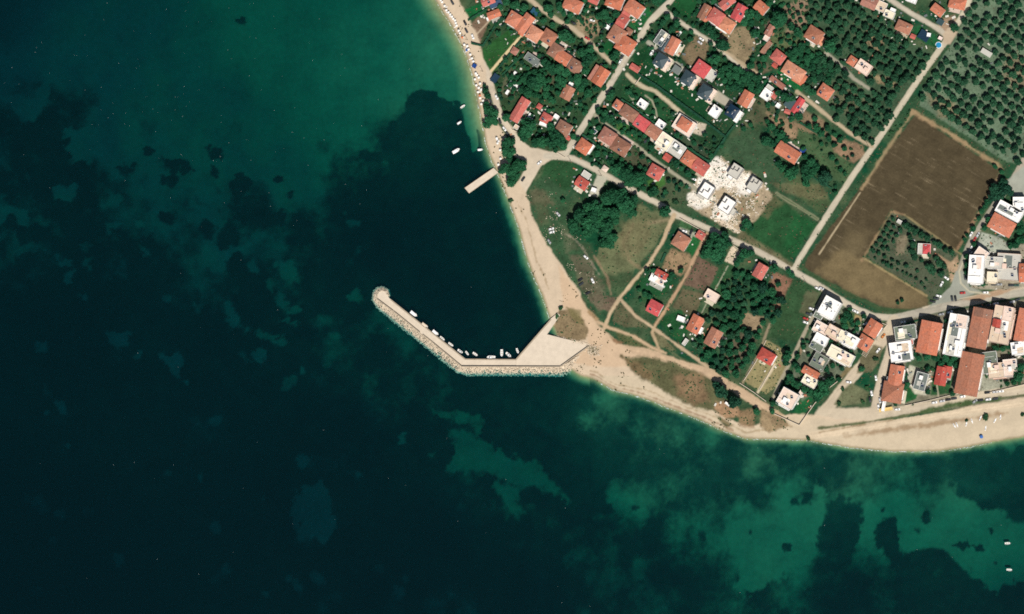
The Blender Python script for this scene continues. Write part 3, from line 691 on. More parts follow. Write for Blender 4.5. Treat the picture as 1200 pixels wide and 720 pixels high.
# ------------------------------------------------------------------ buildings
RC = dict(O=(208,122,90), OB=(182,119,92), BR=(158,110,88), PK=(204,104,92), RD=(196,84,70), CO=(212,82,84), PB=(178,120,102), TO=(216,142,108),
          SL=(62,80,86), GY=(118,126,120), GG=(116,126,110), LG=(204,200,188), WH=(255,252,246), CR=(246,234,206), PW=(240,216,198), BE=(222,200,174), TE=(44,74,78), BL=(40,74,104), NV=(24,52,74))
TILED = set('O OB BR PK RD CO PB TO'.split())
def roof_mat(k):
    if k in TILED: return surf('clay_tiles_' + k, alb(*RC[k]), .85, .3, .8, .10, stripe=.08)
    if k in ('SL','TE','NV','BL'): return surf('sheet_roof_' + k, alb(*RC[k]), .55, .15, .5)
    return surf('flat_roof_' + k, alb(*RC[k]), .9, .09, .35)
WALLS = {'w': surf('white_render', (.78,.76,.71), .85, .08, .5), 'c': surf('cream_render', (.72,.62,.47), .85, .10, .5), 'p': surf('pinkish_render', (.68,.50,.40), .85, .10, .5), 'g': surf('bare_block', (.42,.40,.36), .9, .18, .7)}
GLASS = surf('dark_glass', (.03,.04,.045), .12, .1, 1, spec=.5)
WOOD = surf('brown_door', (.12,.065,.04), .6, .25, 2)
METAL = surf('galvanised_metal', (.45,.46,.46), .45, .15, 1.5, metallic=.6)
PANEL = surf('solar_glass', (.018,.03,.06), .2, .2, 2, spec=.5)
wmb = MB(); wmb.box(-.62,.62,-.05,.06,-.7,.7,0); wmb.box(-.52,.52,-.10,-.048,-.6,.6,1); wmb.box(-.03,.03,-.13,-.101,-.6,.6,0); wmb.box(-.7,.7,-.16,-.051,-.82,-.72,0)
WIN = wmb.mesh('window', surf('window_frame_paint', (.7,.69,.66), .5, .1), GLASS)
dmb = MB(); dmb.box(-.55,.55,-.05,.06,0,2.2,0); dmb.box(-.46,.46,-.09,-.052,0,2.1,1)
DOOR = dmb.mesh('door', surf('window_frame_paint', (.7,.69,.66), .5, .1), WOOD)
cmb = MB(); cmb.box(-.32,.32,-.32,.32,-.9,1.0,0); cmb.box(-.42,.42,-.42,.42,1.0,1.14,0); cmb.box(-.2,.2,-.2,.2,1.14,1.3,1)
CHIM = cmb.mesh('chimney', surf('chimney_render', (.6,.52,.44), .9, .2), surf('soot', (.03,.028,.025), .9, .2))
smb = MB(); smb.add([(-1,-.9,.15),(1,-.9,.15),(1,.7,1.15),(-1,.7,1.15),(-1,-.9,.08),(1,-.9,.08),(1,.7,1.08),(-1,.7,1.08)], [(0,1,2,3),(7,6,5,4),(0,4,5,1),(1,5,6,2),(2,6,7,3),(3,7,4,0)], 0)
smb.tube((-.9,.85,1.3),(.9,.85,1.3),.27,.27,10,1)
for q in (-.8,.8): smb.tube((q,-.8,-.02),(q,-.8,.12),.03,.03,5,1); smb.tube((q,.8,-.02),(q,.8,1.1),.03,.03,5,1)
SOLAR = smb.mesh('solar_heater', PANEL, METAL)
amb = MB(); amb.box(-.5,.5,-.2,.2,.05,.75,0); amb.box(-.4,-.3,-.15,.15,0,.05,1); amb.box(.3,.4,-.15,.15,0,.05,1); amb.tube((.05,-.201,.4),(.05,-.23,.4),.26,.26,12,1)
ACU = amb.mesh('air_conditioner', surf('painted_casing', (.66,.66,.63), .5, .1), surf('fan_grille', (.08,.08,.08), .6, .1))

def tile_roof(kind, L, Wd, h, pitch, mi=0):
    """closed roof body sitting on walls L x Wd of height h (local, centred)"""
    ov = .45; a, b = L/2+ov, Wd/2+ov; rise = math.tan(math.radians(pitch))*b; t_ = .16
    mb = MB(); e = h-.02 - math.tan(math.radians(pitch))*ov*.3
    if kind == 'gable':
        top = [(-a,-b,e),(a,-b,e),(a,0,e+rise),(-a,0,e+rise),(a,b,e),(-a,b,e)]
        fs = [(0,1,2,3),(3,2,4,5)]
    else:
        r = max(a-b, .25)
        top = [(-a,-b,e),(a,-b,e),(r,0,e+rise),(-r,0,e+rise),(a,b,e),(-a,b,e)]
        fs = [(0,1,2,3),(3,2,4,5),(1,4,2),(5,0,3)]
    n = len(top)
    vs = top + [(x,y,z-t_) for x,y,z in top]
    ff = list(fs) + [tuple(n+i for i in f[::-1]) for f in fs]
    loop = [0,1,2,4,5,3] if kind == 'gable' else [0,1,4,5]
    for i in range(len(loop)):
        p_, q_ = loop[i], loop[(i+1)%len(loop)]; ff.append((p_, n+p_, n+q_, q_))
    mb.add(vs, ff)
    # ridge tiles
    if kind == 'gable': mb.tube((-a,0,e+rise),(a,0,e+rise),.13,.13,6)
    else:
        mb.tube((-max(a-b,.25),0,e+rise),(max(a-b,.25),0,e+rise),.13,.13,6)
        for c_, r_ in ((0,3),(1,2),(4,2),(5,3)): mb.tube(top[c_], top[r_], .12, .12, 5)
    return mb, e, rise
def on_slope(kind, L, Wd, e, rise, x, y):
    a, b = L/2+.45, Wd/2+.45
    z = rise*(1-abs(y)/b)
    if kind == 'hip': z = min(z, rise*max(0,(a-abs(x)))/b)
    return e + z

def block(root, L, Wd, ang, h, roof, col, wall, dx=0, dy=0, base=0.0, holes=0, pitch=24, extras=True, windows=True, par=.55, rnd=None):
    """one volume (walls + roof + openings) under a building's empty; ang in degrees, local"""
    r = rnd or random
    R = Matrix.Translation((dx, dy, base)) @ Matrix.Rotation(math.radians(ang), 4, 'Z')
    def put(o, parent=root): o.matrix_local = R @ o.matrix_local if parent is root else o.matrix_local; return o
    wm = WALLS[wall]
    mb = MB(); mb.box(-L/2, L/2, -Wd/2, Wd/2, -.5, h)
    if roof == 'gable':
        ri = math.tan(math.radians(pitch))*(Wd/2)
        for s_ in (-1, 1):
            x0, x1 = sorted((s_*(L/2), s_*(L/2-.25)))
            mb.add([(x0,-Wd/2,h),(x1,-Wd/2,h),(x1,Wd/2,h),(x0,Wd/2,h),(x0,0,h+ri-.05),(x1,0,h+ri-.05)], [(0,1,5,4),(2,3,4,5),(0,4,3),(1,2,5)])
    if roof == 'flat':
        pass
    wo = mb.build('wall', wm, root); put(wo)
    if roof in ('gable', 'hip'):
        rb, e, rise = tile_roof(roof, L, Wd, h, pitch)
        ro = rb.build('roof', roof_mat(col), root); put(ro)
        if extras:
            for _ in range(r.choice((1,1,2))):
                x, y = r.uniform(-.3,.3)*L, r.choice((-1,1))*r.uniform(.15,.3)*Wd
                c = link('chimney', CHIM, ro); c.location = (x, y, on_slope(roof, L, Wd, e, rise, x, y)); 
            if r.random() < .35:
                y = -Wd*.25; x = r.uniform(-.25,.25)*L
                c = link('solar_heater', SOLAR, ro); c.location = (x, y, on_slope(roof, L, Wd, e, rise, x, y)-.05)
    elif roof == 'shed':
        rb = MB(); a, b = L/2+.3, Wd/2+.3; t_ = .1; z0, z1 = h+.02, h+.02+math.tan(math.radians(8))*2*b
        rb.add([(-a,-b,z0),(a,-b,z0),(a,b,z1),(-a,b,z1),(-a,-b,z0+t_),(a,-b,z0+t_),(a,b,z1+t_),(-a,b,z1+t_)], [(0,3,2,1),(4,5,6,7),(0,1,5,4),(1,2,6,5),(2,3,7,6),(3,0,4,7)])
        ro = rb.build('roof', roof_mat(col), root); put(ro)
        mb = MB(); mb.add([(-L/2,-Wd/2,h),(L/2,-Wd/2,h),(L/2,Wd/2,h),(-L/2,Wd/2,h),(-L/2,Wd/2,h+math.tan(math.radians(8))*Wd),(L/2,Wd/2,h+math.tan(math.radians(8))*Wd)], [(2,3,4,5),(0,4,3),(1,2,5)])
        put(mb.build('gable_wall', wm, root))
    else:
        rb = MB(); rb.box(-L/2-.12, L/2+.12, -Wd/2-.12, Wd/2+.12, h+.002, h+.14)
        ro = rb.build('roof', roof_mat(col), root); put(ro)
        if par:
            pb = MB(); t_ = .22; A_, B_ = L/2+.1, Wd/2+.1; z0, z1 = h+.142, h+.14+par
            pb.box(-A_,A_,-B_,-B_+t_,z0,z1); pb.box(-A_,A_,B_-t_,B_,z0,z1); pb.box(-A_,-A_+t_,-B_+t_+.003,B_-t_-.003,z0,z1-.003); pb.box(A_-t_,A_,-B_+t_+.003,B_-t_-.003,z0,z1-.003)
            pb.build('parapet', wm, ro)
        if extras:
            k = max(1, int(L*Wd/70))
            for _ in range(min(k,4)):
                c = link('solar_heater', SOLAR, ro); c.location = (r.uniform(-.36,.36)*L, r.uniform(-.34,.34)*Wd, h+.15); c.rotation_euler.z = math.radians(-ang) - root.rotation_euler.z + r.uniform(-.2,.2)
            for _ in range(min(k+1,5)):
                c = link('air_conditioner', ACU, ro); c.location = (r.uniform(-.4,.4)*L, r.uniform(-.4,.4)*Wd, h+.15); c.rotation_euler.z = r.choice((0,1.57))
            if L*Wd > 90:
                sb = MB(); w_, d_ = min(3.2, L*.22), min(3.6, Wd*.28); x, y = r.uniform(-.22,.22)*L, r.uniform(-.22,.22)*Wd
                sb.box(x-w_/2,x+w_/2,y-d_/2,y+d_/2,h+.141,h+2.5); sb.box(x-w_/2-.15,x+w_/2+.15,y-d_/2-.15,y+d_/2+.15,h+2.503,h+2.65)
                sb.build('stair_head', wm, ro)
                for k_ in range(r.choice((1,2,2))):
                    pw, pd = L*r.uniform(.25,.5), Wd*r.uniform(.25,.5); x, y = r.uniform(-.5,.5)*(L-pw)*.9, r.uniform(-.5,.5)*(Wd-pd)*.9
                    sb = MB(); sb.box(x-pw/2,x+pw/2,y-pd/2,y+pd/2,h+.142,h+.17+.02*k_); q = r.choice(('PW','LG','BE','WH','GY','CR')); sb.build('roof_paving', surf('roof_membrane_' + q, alb(*RC[q]), .9, .2, .5), ro)
                sb = MB(); y = r.uniform(-.3,.3)*Wd; sb.box(-L*.45, L*r.uniform(-.1,.4), y-.1, y+.1, h+.141, h+.14+r.uniform(.5,1.2)); sb.build('roof_partition', wm, ro)
    if holes:
        for k in range(holes):
            sb = MB(); x, y = r.uniform(-.3,.3)*L, (-.2+.4*k)*Wd
            sb.box(x-.2,x+L*.28,y-.1,y+.1,h+.141,h+2.3); sb.box(x-.2,x,y+.103,y+Wd*.3,h+.141,h+2.2); sb.build('unfinished_wall', wm, ro)
    if windows:
        nf = max(1, int(h/2.9))
        for fl in range(nf):
            z = fl*2.95 + 1.55
            for side in range(4):
                ln = L if side % 2 == 0 else Wd; off = (Wd if side % 2 == 0 else L)/2
                k = max(1, int(ln/3.6)); k = min(k, 7)
                for i in range(k):
                    u = (i+.5)/k*ln - ln/2
                    a_ = side*math.pi/2
                    is_door = fl == 0 and side == 0 and i == k//2
                    c = link('door' if is_door else 'window', DOOR if is_door else WIN, root)
                    c.matrix_local = R @ Matrix.Rotation(a_, 4, 'Z') @ Matrix.Translation((u, -off-.003, 0 if is_door else z))
        if nf > 1 and extras:   # balconies on the sunny side
            for fl in range(1, nf):
                bb = MB(); w_ = L*.7; z = fl*2.95; y0 = -Wd/2
                bb.box(-w_/2,w_/2,y0-1.3,y0-.004,z-.12,z+.06); bb.box(-w_/2,w_/2,y0-1.3,y0-1.2,z+.063,z+1.0); bb.box(-w_/2,-w_/2+.1,y0-1.197,y0-.004,z+.063,z+.998); bb.box(w_/2-.1,w_/2,y0-1.197,y0-.004,z+.063,z+.998)
                put(bb.build('balcony', wm, root))
    return ro

FOOT = []
KINDS = {'h': ('house', 'house'), 'f': ('flat_roofed_house', 'house'), 'a': ('apartment_building', 'building'), 's': ('shed', 'shed'), 'u': ('unfinished_house', 'house')}
def B(kind, cx, cy, L, Wd, ang, h, roof, col, label, wall='w', wings=(), **kw):
    """footprint in photograph pixels, ang = clockwise degrees of the long side on the photograph"""
    r = random.Random(int(cx*31+cy*17))
    gz = ground_z(cx, cy)
    x, y = px(cx, cy, gz + h)
    nm, cat = KINDS[kind]
    root = empty(nm, (x, y, gz), math.radians(-ang)); tag(root, label, cat)
    small = L*Wd < 70
    FOOT.append((cx, cy, L, Wd, ang)); FOOT.extend((w_[0], w_[1], w_[2], w_[3], w_[4]) for w_ in wings)
    lod = dict(extras=not small, windows=not small); lod.update(kw)
    block(root, L*MPP, Wd*MPP, 0, h, roof, col, wall, rnd=r, **lod)
    ca, sa = math.cos(math.radians(-ang)), math.sin(math.radians(-ang))
    for (wx, wy, wl, ww, wa, wh, wr, wc, *rest) in wings:      # wx, wy: photograph pixels of the wing's roof centre
        X, Y = px(wx, wy, gz + wh); dx, dy = X-x, Y-y
        block(root, wl*MPP, ww*MPP, -(wa-ang), wh, wr, wc, rest[0] if rest else wall, dx=dx*ca+dy*sa, dy=-dx*sa+dy*ca, rnd=r, extras=wl*ww > 90, windows=wl*ww > 60, par=.4)
    if kind in 'hf' and L*Wd >= 110 and r.random() < .75:
        tw, td = L*MPP*r.uniform(.45,.95), r.uniform(2.2,4.2); sd = r.choice((-1,-1,1)); y0 = sd*Wd*MPP/2
        mb = MB(); lo, hi = sorted((y0 + sd*.006, y0 + sd*td)); x0 = r.uniform(-.5,.5)*(L*MPP-tw); mb.box(x0-tw/2, x0+tw/2, lo, hi, -.3, .16)
        q = r.choice(('PW','LG','BE','CR')); mb.build('terrace', surf('terrace_paving_' + q, alb(*[int(v*.86) for v in RC[q]]), .9, .15, .7), root)
    return root
def pergola(root, spots):
    rz = root.rotation_euler.z; ca, sa = math.cos(-rz), math.sin(-rz)
    for cx, cy in spots:
        X, Y = px(cx, cy, root.location.z + 2.8); dx, dy = X-root.location.x, Y-root.location.y; x, y = dx*ca-dy*sa, dx*sa+dy*ca
        mb = MB()
        for k in range(9): mb.box(x-5+k*1.2, x-4.7+k*1.2, y-2.2, y+2.2, 2.7, 2.9)
        for v_ in (-1.9, 1.9): mb.box(x-5.2, x+5.2, y+v_-.1, y+v_+.1, 2.5, 2.698)
        for u in (-4.8, 4.8):
            for v_ in (-1.9, 1.9): mb.box(x+u-.09, x+u+.09, y+v_-.09, y+v_+.09, -.2, 2.498)
        mb.build('pergola', surf('weathered_timber', (.42,.36,.28), .8, .2, 1.5), root)
H3, H5, H6, H8, H9 = 3.4, 5.2, 7.0, 9.8, 11.0
# --- northern end by the coast road
B('h',572,1,15,9,-20,H5,'gable','PK','pale red gabled house with a blue lean-to at the top edge','w',[(581,5,14,6,-20,2.6,'shed','BL')])
B('h',579,17,15,8,-20,H3,'gable','O','small orange roofed house with white terrace above the brown plot by the coast road','w',[(576,21,12,4,-20,.6,'flat','WH')])
B('h',602,23,15,15,32,H6,'hip','O','square orange hip roofed house at the north corner of the dark green field')
B('h',615,28,23,12,-52,H6,'gable','O','long orange roofed house with dark panels on its roof beside the dark green field','w',[(612,38,7,6,-52,3,'gable','O')])
B('h',626,40,16,15,33,H6,'hip','TO','pale orange hip roofed house joined southeast of the long panelled roof')
B('h',643,44,16,15,33,H5,'hip','OB','brownish orange hip roofed house alone behind a small yard with one round tree')
B('h',651,60,15,15,33,H5,'hip','BR','brown hip roofed house joined to a bright orange one')
B('h',660,68,16,13,33,H5,'gable','O','bright orange gabled house joined to a brown hip roofed one')
B('h',674,78,15,14,30,H5,'hip','BR','brownish hip roofed house north of the paired red and orange roofs')
B('s',603,60,7,7,33,2.8,'hip','PB','tiny square pinkish hut beside the sand coloured garden path')
B('f',624,70,19,9,35,H3,'flat','GY','long low grey flat roofed building among garden trees near the green field','g')
B('h',665,109,15,12,-62,H5,'gable','OB','brownish orange house with a white terrace on its north end, west of the main lane','w',[(668,101,9,5,-62,3,'flat','WH')])
B('h',609,129,29,11,-58,H5,'gable','PK','long narrow pinkish red roofed building nearest the coast road car park')
B('s',632,125,5,5,35,2.6,'hip','PK','tiny pink roofed hut behind the white garden canopy')
B('h',640,139,12,10,30,H5,'hip','PK','small pinkish house with a white front terrace at the end of a pale drive','w',[(637,146,10,4,20,2.8,'flat','WH')])
B('h',660,151,16,15,30,H5,'hip','BR','brown hip roofed house among dense trees inside the road junction')
B('s',652,137,6,5,35,2.6,'flat','WH','little white flat roofed outbuilding next to the pinkish terrace house')
B('s',605,149,5,5,35,2.6,'flat','BE','pale beige kiosk at the edge of the coast road junction')
B('s',666,162,4,4,35,2.4,'hip','PK','tiny pink roofed shelter at the corner of the main lane')
B('h',671,6,21,14,25,H6,'hip','O','large orange hip roofed house at the top edge beside the dirt yard','w')
B('h',696,0,11,8,25,H3,'gable','PK','small pink roof cut by the top edge of the photo above the dirt yard')
B('h',720,2,19,14,22,H6,'hip','O','orange hip roofed house at the top edge west of the green lawn')
B('h',743,10,20,15,35,H6,'hip','O','orange complex hip roofed house at the north corner of the bright lawn','w',[(735,15,9,10,35,4,'gable','PK')])
B('h',729,26,11,15,33,H5,'gable','PK','pinkish red roofed house between the bright lawn and the blue garden pool')
B('h',723,41,18,17,33,H6,'hip','OB','brownish orange hip roof forming the upper half of the big double house')
B('h',733,53,20,18,33,H6,'hip','O','orange hip roof forming the lower half of the big double house by the main lane')
B('s',737,37,7,6,33,2.8,'hip','BR','small brown roofed outbuilding beside the bright lawn')
B('h',704,90,20,13,-57,H5,'gable','O','orange gabled half of a paired house west of the main lane','w',[(697,86,19,7,-57,3.6,'shed','PB')])
B('s',744,80,11,6,33,3,'gable','PK','small pink roofed gatehouse at the corner of the large green garden')
B('f',775,45,17,11,-55,H5,'flat','GY','grey flat roofed house at the corner of the main lane and the grey lane','w')
B('h',779,53,14,8,-55,H5,'gable','SL','slate grey roofed house between a grey flat roof and an orange gable','w',[(783,49,9,4,-55,3,'flat','WH')])
B('h',788,54,19,11,-60,H6,'gable','O','orange gabled house west of the dry bare garden')
for x, y, lab in ((774,71,'northwesternmost of the three slate roofed houses with a cream terrace in the green garden'),(806,92,'middle one of the three slate roofed houses with a cream terrace in the green garden'),(826,108,'southeasternmost of the three slate roofed houses with a cream terrace in the green garden')):
    B('h',x,y,14,13,-57,H6,'hip','SL',lab,'w',[(x+7.5,y+5,17,6,-57,3.4,'flat','PW','c'),(x-4,y+4.5,6,5,-57,3,'flat','WH')])
B('s',793,82,9,8,35,3,'shed','GY','small grey roofed pavilion between two slate roofed houses')
B('h',822,81,17,15,35,H5,'hip','CO','coral red square roofed house beside a pale grey walled court','w',[(833,88,12,13,35,1.0,'flat','LG','g')],pitch=10)
B('h',825,14,17,8,-60,H5,'gable','BR','brown roofed house against an orange gable near the top edge','w',[(829,17,17,8,-60,4.2,'gable','O')])
B('h',839,20,16,15,35,H6,'hip','PK','pinkish red hip roofed house in the red roofed cluster at the top','w')
B('h',852,3,17,10,-38,H5,'gable','PK','pinkish red gable at the top edge above the red roofed cluster')
B('h',866,15,18,12,-60,H6,'gable','CO','bright red gabled house, easternmost of the red roofed cluster at the top')
B('h',851,29,18,14,33,H5,'hip','TO','pale orange roofed house with white terrace at the lower side of the red roofed cluster','w',[(846,34,14,5,33,3,'flat','WH')])
B('h',892,9,14,11,40,H5,'gable','O','orange gabled house on its own green plot near the top edge')
B('h',902,36,12,7,-58,3.2,'gable','PB','narrow pinkish cottage above the grassy yard','w',[(898,45,6,6,-58,2.8,'flat','PW')])
B('h',912,67,14,12,38,H5,'hip','PK','pinkish orange house at the end of a dark red lean-to range','w',[(898,56,16,5,-52,2.8,'shed','BR')])
B('s',908,77,5,4,38,2.4,'gable','RD','tiny dark red roofed hut west of the house with a vivid green lawn')
B('h',930,84,25,14,33,H6,'hip','TO','large pale orange hip roofed villa on a vivid green lawn','w',[(937,92,13,12,33,5,'hip','O')])
B('h',954,41,18,15,33,H6,'hip','OB','orange brown hip roofed house on the edge of the northern olive grove','w',[(961,47,9,9,-57,3.6,'gable','TO')])
B('h',911,97,19,5,38,3.0,'gable','PB','long thin pink roofed range beside the villa with a vivid green lawn')
B('f',898,111,11,12,35,H3,'flat','WH','bright white flat roofed cube with pink annex near the long thin pink range','w',[(907,112,6,6,35,2.8,'gable','PK'),(902,103,8,5,35,2.6,'flat','LG')])
B('h',967,108,15,14,35,H5,'hip','O','orange hip roofed house standing among the olives with a round tree beside it')
B('h',874,116,17,12,-60,H5,'gable','O','orange gabled house at the end of the grey lane, east of the slate roofs')
B('h',935,124,18,7,-55,H3,'gable','CO','slim coral red roofed house with a dark green canopy','w',[(926,121,12,9,-50,2.6,'shed','TE')])
B('s',923,131,6,4,20,2.4,'gable','PK','tiny pink roofed shed below the dark green canopy')
B('s',912,124,5,5,35,2.4,'flat','WH','little white roofed shed west of the dark green canopy')
B('f',838,131,13,11,-55,H5,'flat','WH','bright white flat roofed house beside the fourth slate roof','w')
B('h',858,131,13,12,-57,H6,'hip','NV','blue slate roofed house with white parapets in its own hedged garden','w',[(865,137,14,5,-57,3.2,'flat','WH')])
B('h',923,179,27,14,33,H5,'gable','O','big plain orange gabled house standing alone in the meadow')
# --- rows below the main lane
B('h',724,123,9,9,35,H5,'hip','O','little square orange roofed house with a white border near the main lane','w',[(724,127.5,13,4,35,2.6,'flat','WH')])
B('h',737,133,19,13,35,H5,'hip','BR','brown hip roofed house, northwesternmost of the joined row of roofs')
B('h',752,145,16,13,35,H5,'gable','CO','coral red roofed house in the middle of the joined row of roofs',pitch=10)
B('h',766,155,15,13,35,H5,'gable','OB','brownish orange roofed house joined to the southeast of the coral one')
B('s',753,122,11,9,35,3.2,'flat','WH','white flat roofed pavilion by a curling garden path')
B('s',774,146,10,9,35,3.2,'flat','WH','white flat roofed annex behind the brownish orange house in the row')
B('f',779,166,17,17,35,H5,'flat','CR','large cream flat roofed house in the middle of the row','w')
B('f',793,175,17,16,35,H5,'flat','LG','pale grey flat roofed house next to the large cream one','w')
B('h',782,185,8,7,35,3.0,'gable','RD','small red roofed annex in front of the pale grey flat roof')
B('h',808,187,16,14,35,H5,'hip','O','orange hip roofed house near the southeast end of the row')
B('h',821,196,17,14,35,H5,'gable','PK','pinkish roofed house at the southeast end of the row by the building site')
B('h',802,146,14,12,33,H6,'hip','O','orange hip roof ringed by wide white terraces in a hedged garden','w',[(802,147,24,18,33,3.4,'flat','PW','w')])
B('h',712,160,18,15,33,H5,'hip','PB','pinkish brown hip roofed house, left one of a touching pair south of the grey lane')
B('h',727,172,20,16,33,H5,'hip','BR','brown hip roofed house, right one of a touching pair south of the grey lane')
B('h',684,172,15,14,35,H5,'hip','O','orange hip roofed house on the corner of the two main roads','w',[(692,175,12,4,-55,2.8,'flat','WH')])
B('h',768,202,16,14,30,H5,'hip','PK','pinkish orange hip roofed house on a yellow green lawn beside the thick trees')
B('h',682,215,14,11,33,H3,'gable','RD','red roofed bungalow on the grass below the main road','w',[(687,205,10,7,33,2.6,'flat','LG')])
B('s',709,198,6,5,35,2.6,'hip','PW','small pale pink gatehouse beside the main road')
B('s',696,223,6,5,20,2.6,'flat','WH','white outbuilding between the red bungalow and the thicket')
# --- building site
B('u',862,201,15,13,-57,4.6,'flat','LG','raw pale concrete house shell, northernmost on the rubble building site','g',[(857,206,9,6,-57,3,'flat','WH','g')],holes=2,extras=False,par=.9)
B('u',884,217,15,13,-57,4.6,'flat','LG','raw pale concrete house shell, easternmost on the rubble building site','g',[(879,222,9,6,-57,3,'flat','WH','g')],holes=2,extras=False,par=.9)
B('u',852,241,17,15,-57,4.6,'flat','WH','raw pale house shell, southernmost on the rubble building site','g',[(857,247,10,7,33,3,'flat','LG','g')],holes=2,extras=False,par=1.0)
B('u',828,224,16,14,-57,4.6,'flat','WH','raw pale house shell, westernmost on the rubble building site','g',[(822,229,9,7,33,3,'flat','LG','g')],holes=2,extras=False,par=1.0)
# --- middle plots
B('h',798,283,17,16,33,H5,'hip','OB','orange brown hip roofed house behind a small green lawn south of the main road')
B('h',821,276,9,8,33,3.0,'gable','PK','small pink roofed cottage at the edge of the dirt track')
B('f',772,327,20,13,28,H3,'flat','WH','white house with a red tiled strip on its upper side beside the dirt track','w',[(775,322,14,7,28,4.2,'gable','RD')])
B('h',891,318,16,12,-60,H5,'gable','PK','pinkish red roofed house with a shaded side slope in the trees by the main road')  # both slopes share one roof colour; the side slope is only shaded
B('h',767,361,15,14,28,H5,'gable','CO','red gabled house where the dirt tracks cross')
B('f',834,347,16,11,30,H3,'flat','PW','beige flat roofed building on a narrow grass plot','c')
B('h',815,380,19,14,-62,H5,'gable','O','orange gabled house with a white canopy south of the ploughed garden','w',[(820,387,8,6,-62,2.8,'flat','WH')])
B('h',836,396,20,14,-62,H5,'gable','OB','brownish orange roofed house buried in the dense trees')
B('h',898,418,18,13,30,H5,'hip','RD','red orange roofed house with a white terrace on a yellow lawn','w',[(906,422,12,4,-60,2.8,'flat','WH')])
B('s',798,374,9,6,20,2.4,'flat','WH','white roofed garden shed on the green plot by the crossing tracks')
B('s',803,401,8,4,-55,2.4,'flat','LG','pale grey hut at the gate below the orange house')
# --- blocks by the road bend
B('a',972,361,20,22,29,H8,'flat','WH','tall white flat roofed block in the corner of the road bend','w',[(960,368,10,11,29,5,'flat','GG')])
B('a',962,385,17,13,29,6.0,'flat','PW','pinkish white flat roofed block, west part of the long terrace row','w')
B('a',978,390,19,13,29,6.6,'flat','BE','beige flat roofed middle block of the long terrace row','p')
B('a',996,399,20,14,29,6.2,'flat','WH','white flat roofed east end block of the long terrace row','w',[(987,394,9,12,29,7.2,'flat','CR')])
B('f',962,398,16,11,29,H6,'flat','WH','small white flat roofed house with a grey lower terrace behind it','w',[(957,406,15,9,29,4.4,'flat','GG')])
B('a',985,417,30,14,28,H6,'flat','CR','long cream white flat roofed house facing the broad dirt street','w')
B('h',1023,385,17,15,-58,H6,'gable','O','orange roofed house with a timber pergola on the road corner','w',[(1013,402,15,15,-58,5,'gable','O')])
pergola(root_ := [o for o in C.objects if o.name.startswith('house') and o.get('label','').startswith('orange roofed house with a timber pergola')][0], ((1029,392),(1016,411)))
B('f',960,424,17,17,29,H5,'flat','GG','grey green flat roofed house joined to an orange tiled roof','g')
B('h',950,437,19,8,29,H5,'gable','O','orange tiled roof in front of the grey green flat roof')
B('f',949,447,17,11,29,H5,'flat','CR','cream white flat roofed house below the orange tiled strip','w')
B('a',923,467,20,19,29,H8,'flat','PW','big pinkish white villa with a curved white front near the beach corner','w',[(918,474,18,7,29,4.5,'flat','WH'),(935,466,21,4,-57,3.4,'flat','PW')])
# --- the right-hand settlement
B('a',1174,264,27,17,29,H6,'hip','O','large red orange hip roofed building beside the big dark trees at the right',pitch=14)
B('a',1183,248,30,14,29,H6,'flat','WH','white flat roofed building touching the large red orange hip roof','w',[(1194,240,13,17,0,7,'flat','WH')])
B('a',1144,316,17,32,4,H8,'flat','WH','tall bright white block where the curving street meets the road','w',[(1150,298,14,12,35,8.2,'flat','PW')])
B('a',1165,308,20,13,4,6,'flat','LG','pale grey flat roofed wing behind the tall bright white block','w')
B('a',1182,313,26,30,4,4.4,'flat','LG','wide pale grey roof terrace with scattered clutter at the right edge','p')
B('f',1163,325,12,12,3,H6,'flat','CR','square cream roofed pavilion on the road side of the pale grey roof terrace','c')
B('h',1199,320,8,20,0,H6,'gable','O','orange tiled roof cut by the right edge above the road')
B('a',1061,390,24,16,-9,H8,'flat','GG','grey green flat roofed block at the corner of the dirt street','w')
B('a',1056,412,25,22,-8,H8,'flat','WH','bright white flat roofed block with a dark panel, below the grey green one','w',[(1066,401,8,6,-8,6,'flat','PK')])
B('a',1089,396,36,23,-79,H8,'gable','O','large plain orange roofed apartment block in the middle of the road row',pitch=12)
B('a',1120,393,47,21,-79,H9,'flat','WH','long white stepped apartment block with a dark roof hole in the road row','w',[(1127,377,15,12,-79,11.5,'flat','PW'),(1115,405,22,9,-79,11.25,'flat','LG')])
B('a',1148,385,44,21,-79,H9,'gable','OB','long dull red roofed apartment block in the road row',pitch=11,wings=[(1152.5,367,9,19,-79,11.6,'gable','BR')])
B('a',1174,381,42,22,-79,H9,'flat','BE','long beige flat roofed apartment block with a red roofed hut on top','p',[(1168,379,8,8,-79,13,'gable','RD'),(1181,368,16,11,-79,11.5,'flat','PW')])
B('a',1198,381,36,12,-79,H8,'gable','O','orange roofed block cut by the right edge in the road row',pitch=12)
B('a',1194,408,17,14,-8,H8,'flat','WH','white flat roofed block at the right edge below the road row','w')
B('a',1136,438.5,47,25,-79,H8,'gable','OB','very long reddish brown roofed building running down to the seafront road',pitch=11)
B('h',1103,441,20,12,-79,H5,'gable','RD','red roofed house with a side wing, west of the very long roof','w',[(1109,436,12,11,-79,4.2,'gable','RD')])
B('f',1079,447,20,13,-75,H5,'flat','GY','grey flat roofed house with pale terraces near the seafront','w')
B('h',1050,440,22,15,-80,H6,'gable','O','orange half of a long tiled building on the corner by the beach','w')
B('h',1046,460,22,22,-80,H6,'hip','OB','red brown half of a long tiled building on the corner by the beach','w',[(1038,462,40,3.5,-80,3.4,'flat','WH')])
B('a',1160,425,17,24,-8,6.4,'flat','GG','grey green flat roof joined to a beige building near the seafront','w')
B('a',1172,434,26,17,-6,6.8,'flat','BE','beige flat roofed building with plants on its roof near the seafront','p')
B('a',1184,431,15,19,-6,7.2,'flat','PW','pale pinkish flat roofed end block in front of dark trees near the seafront','w')
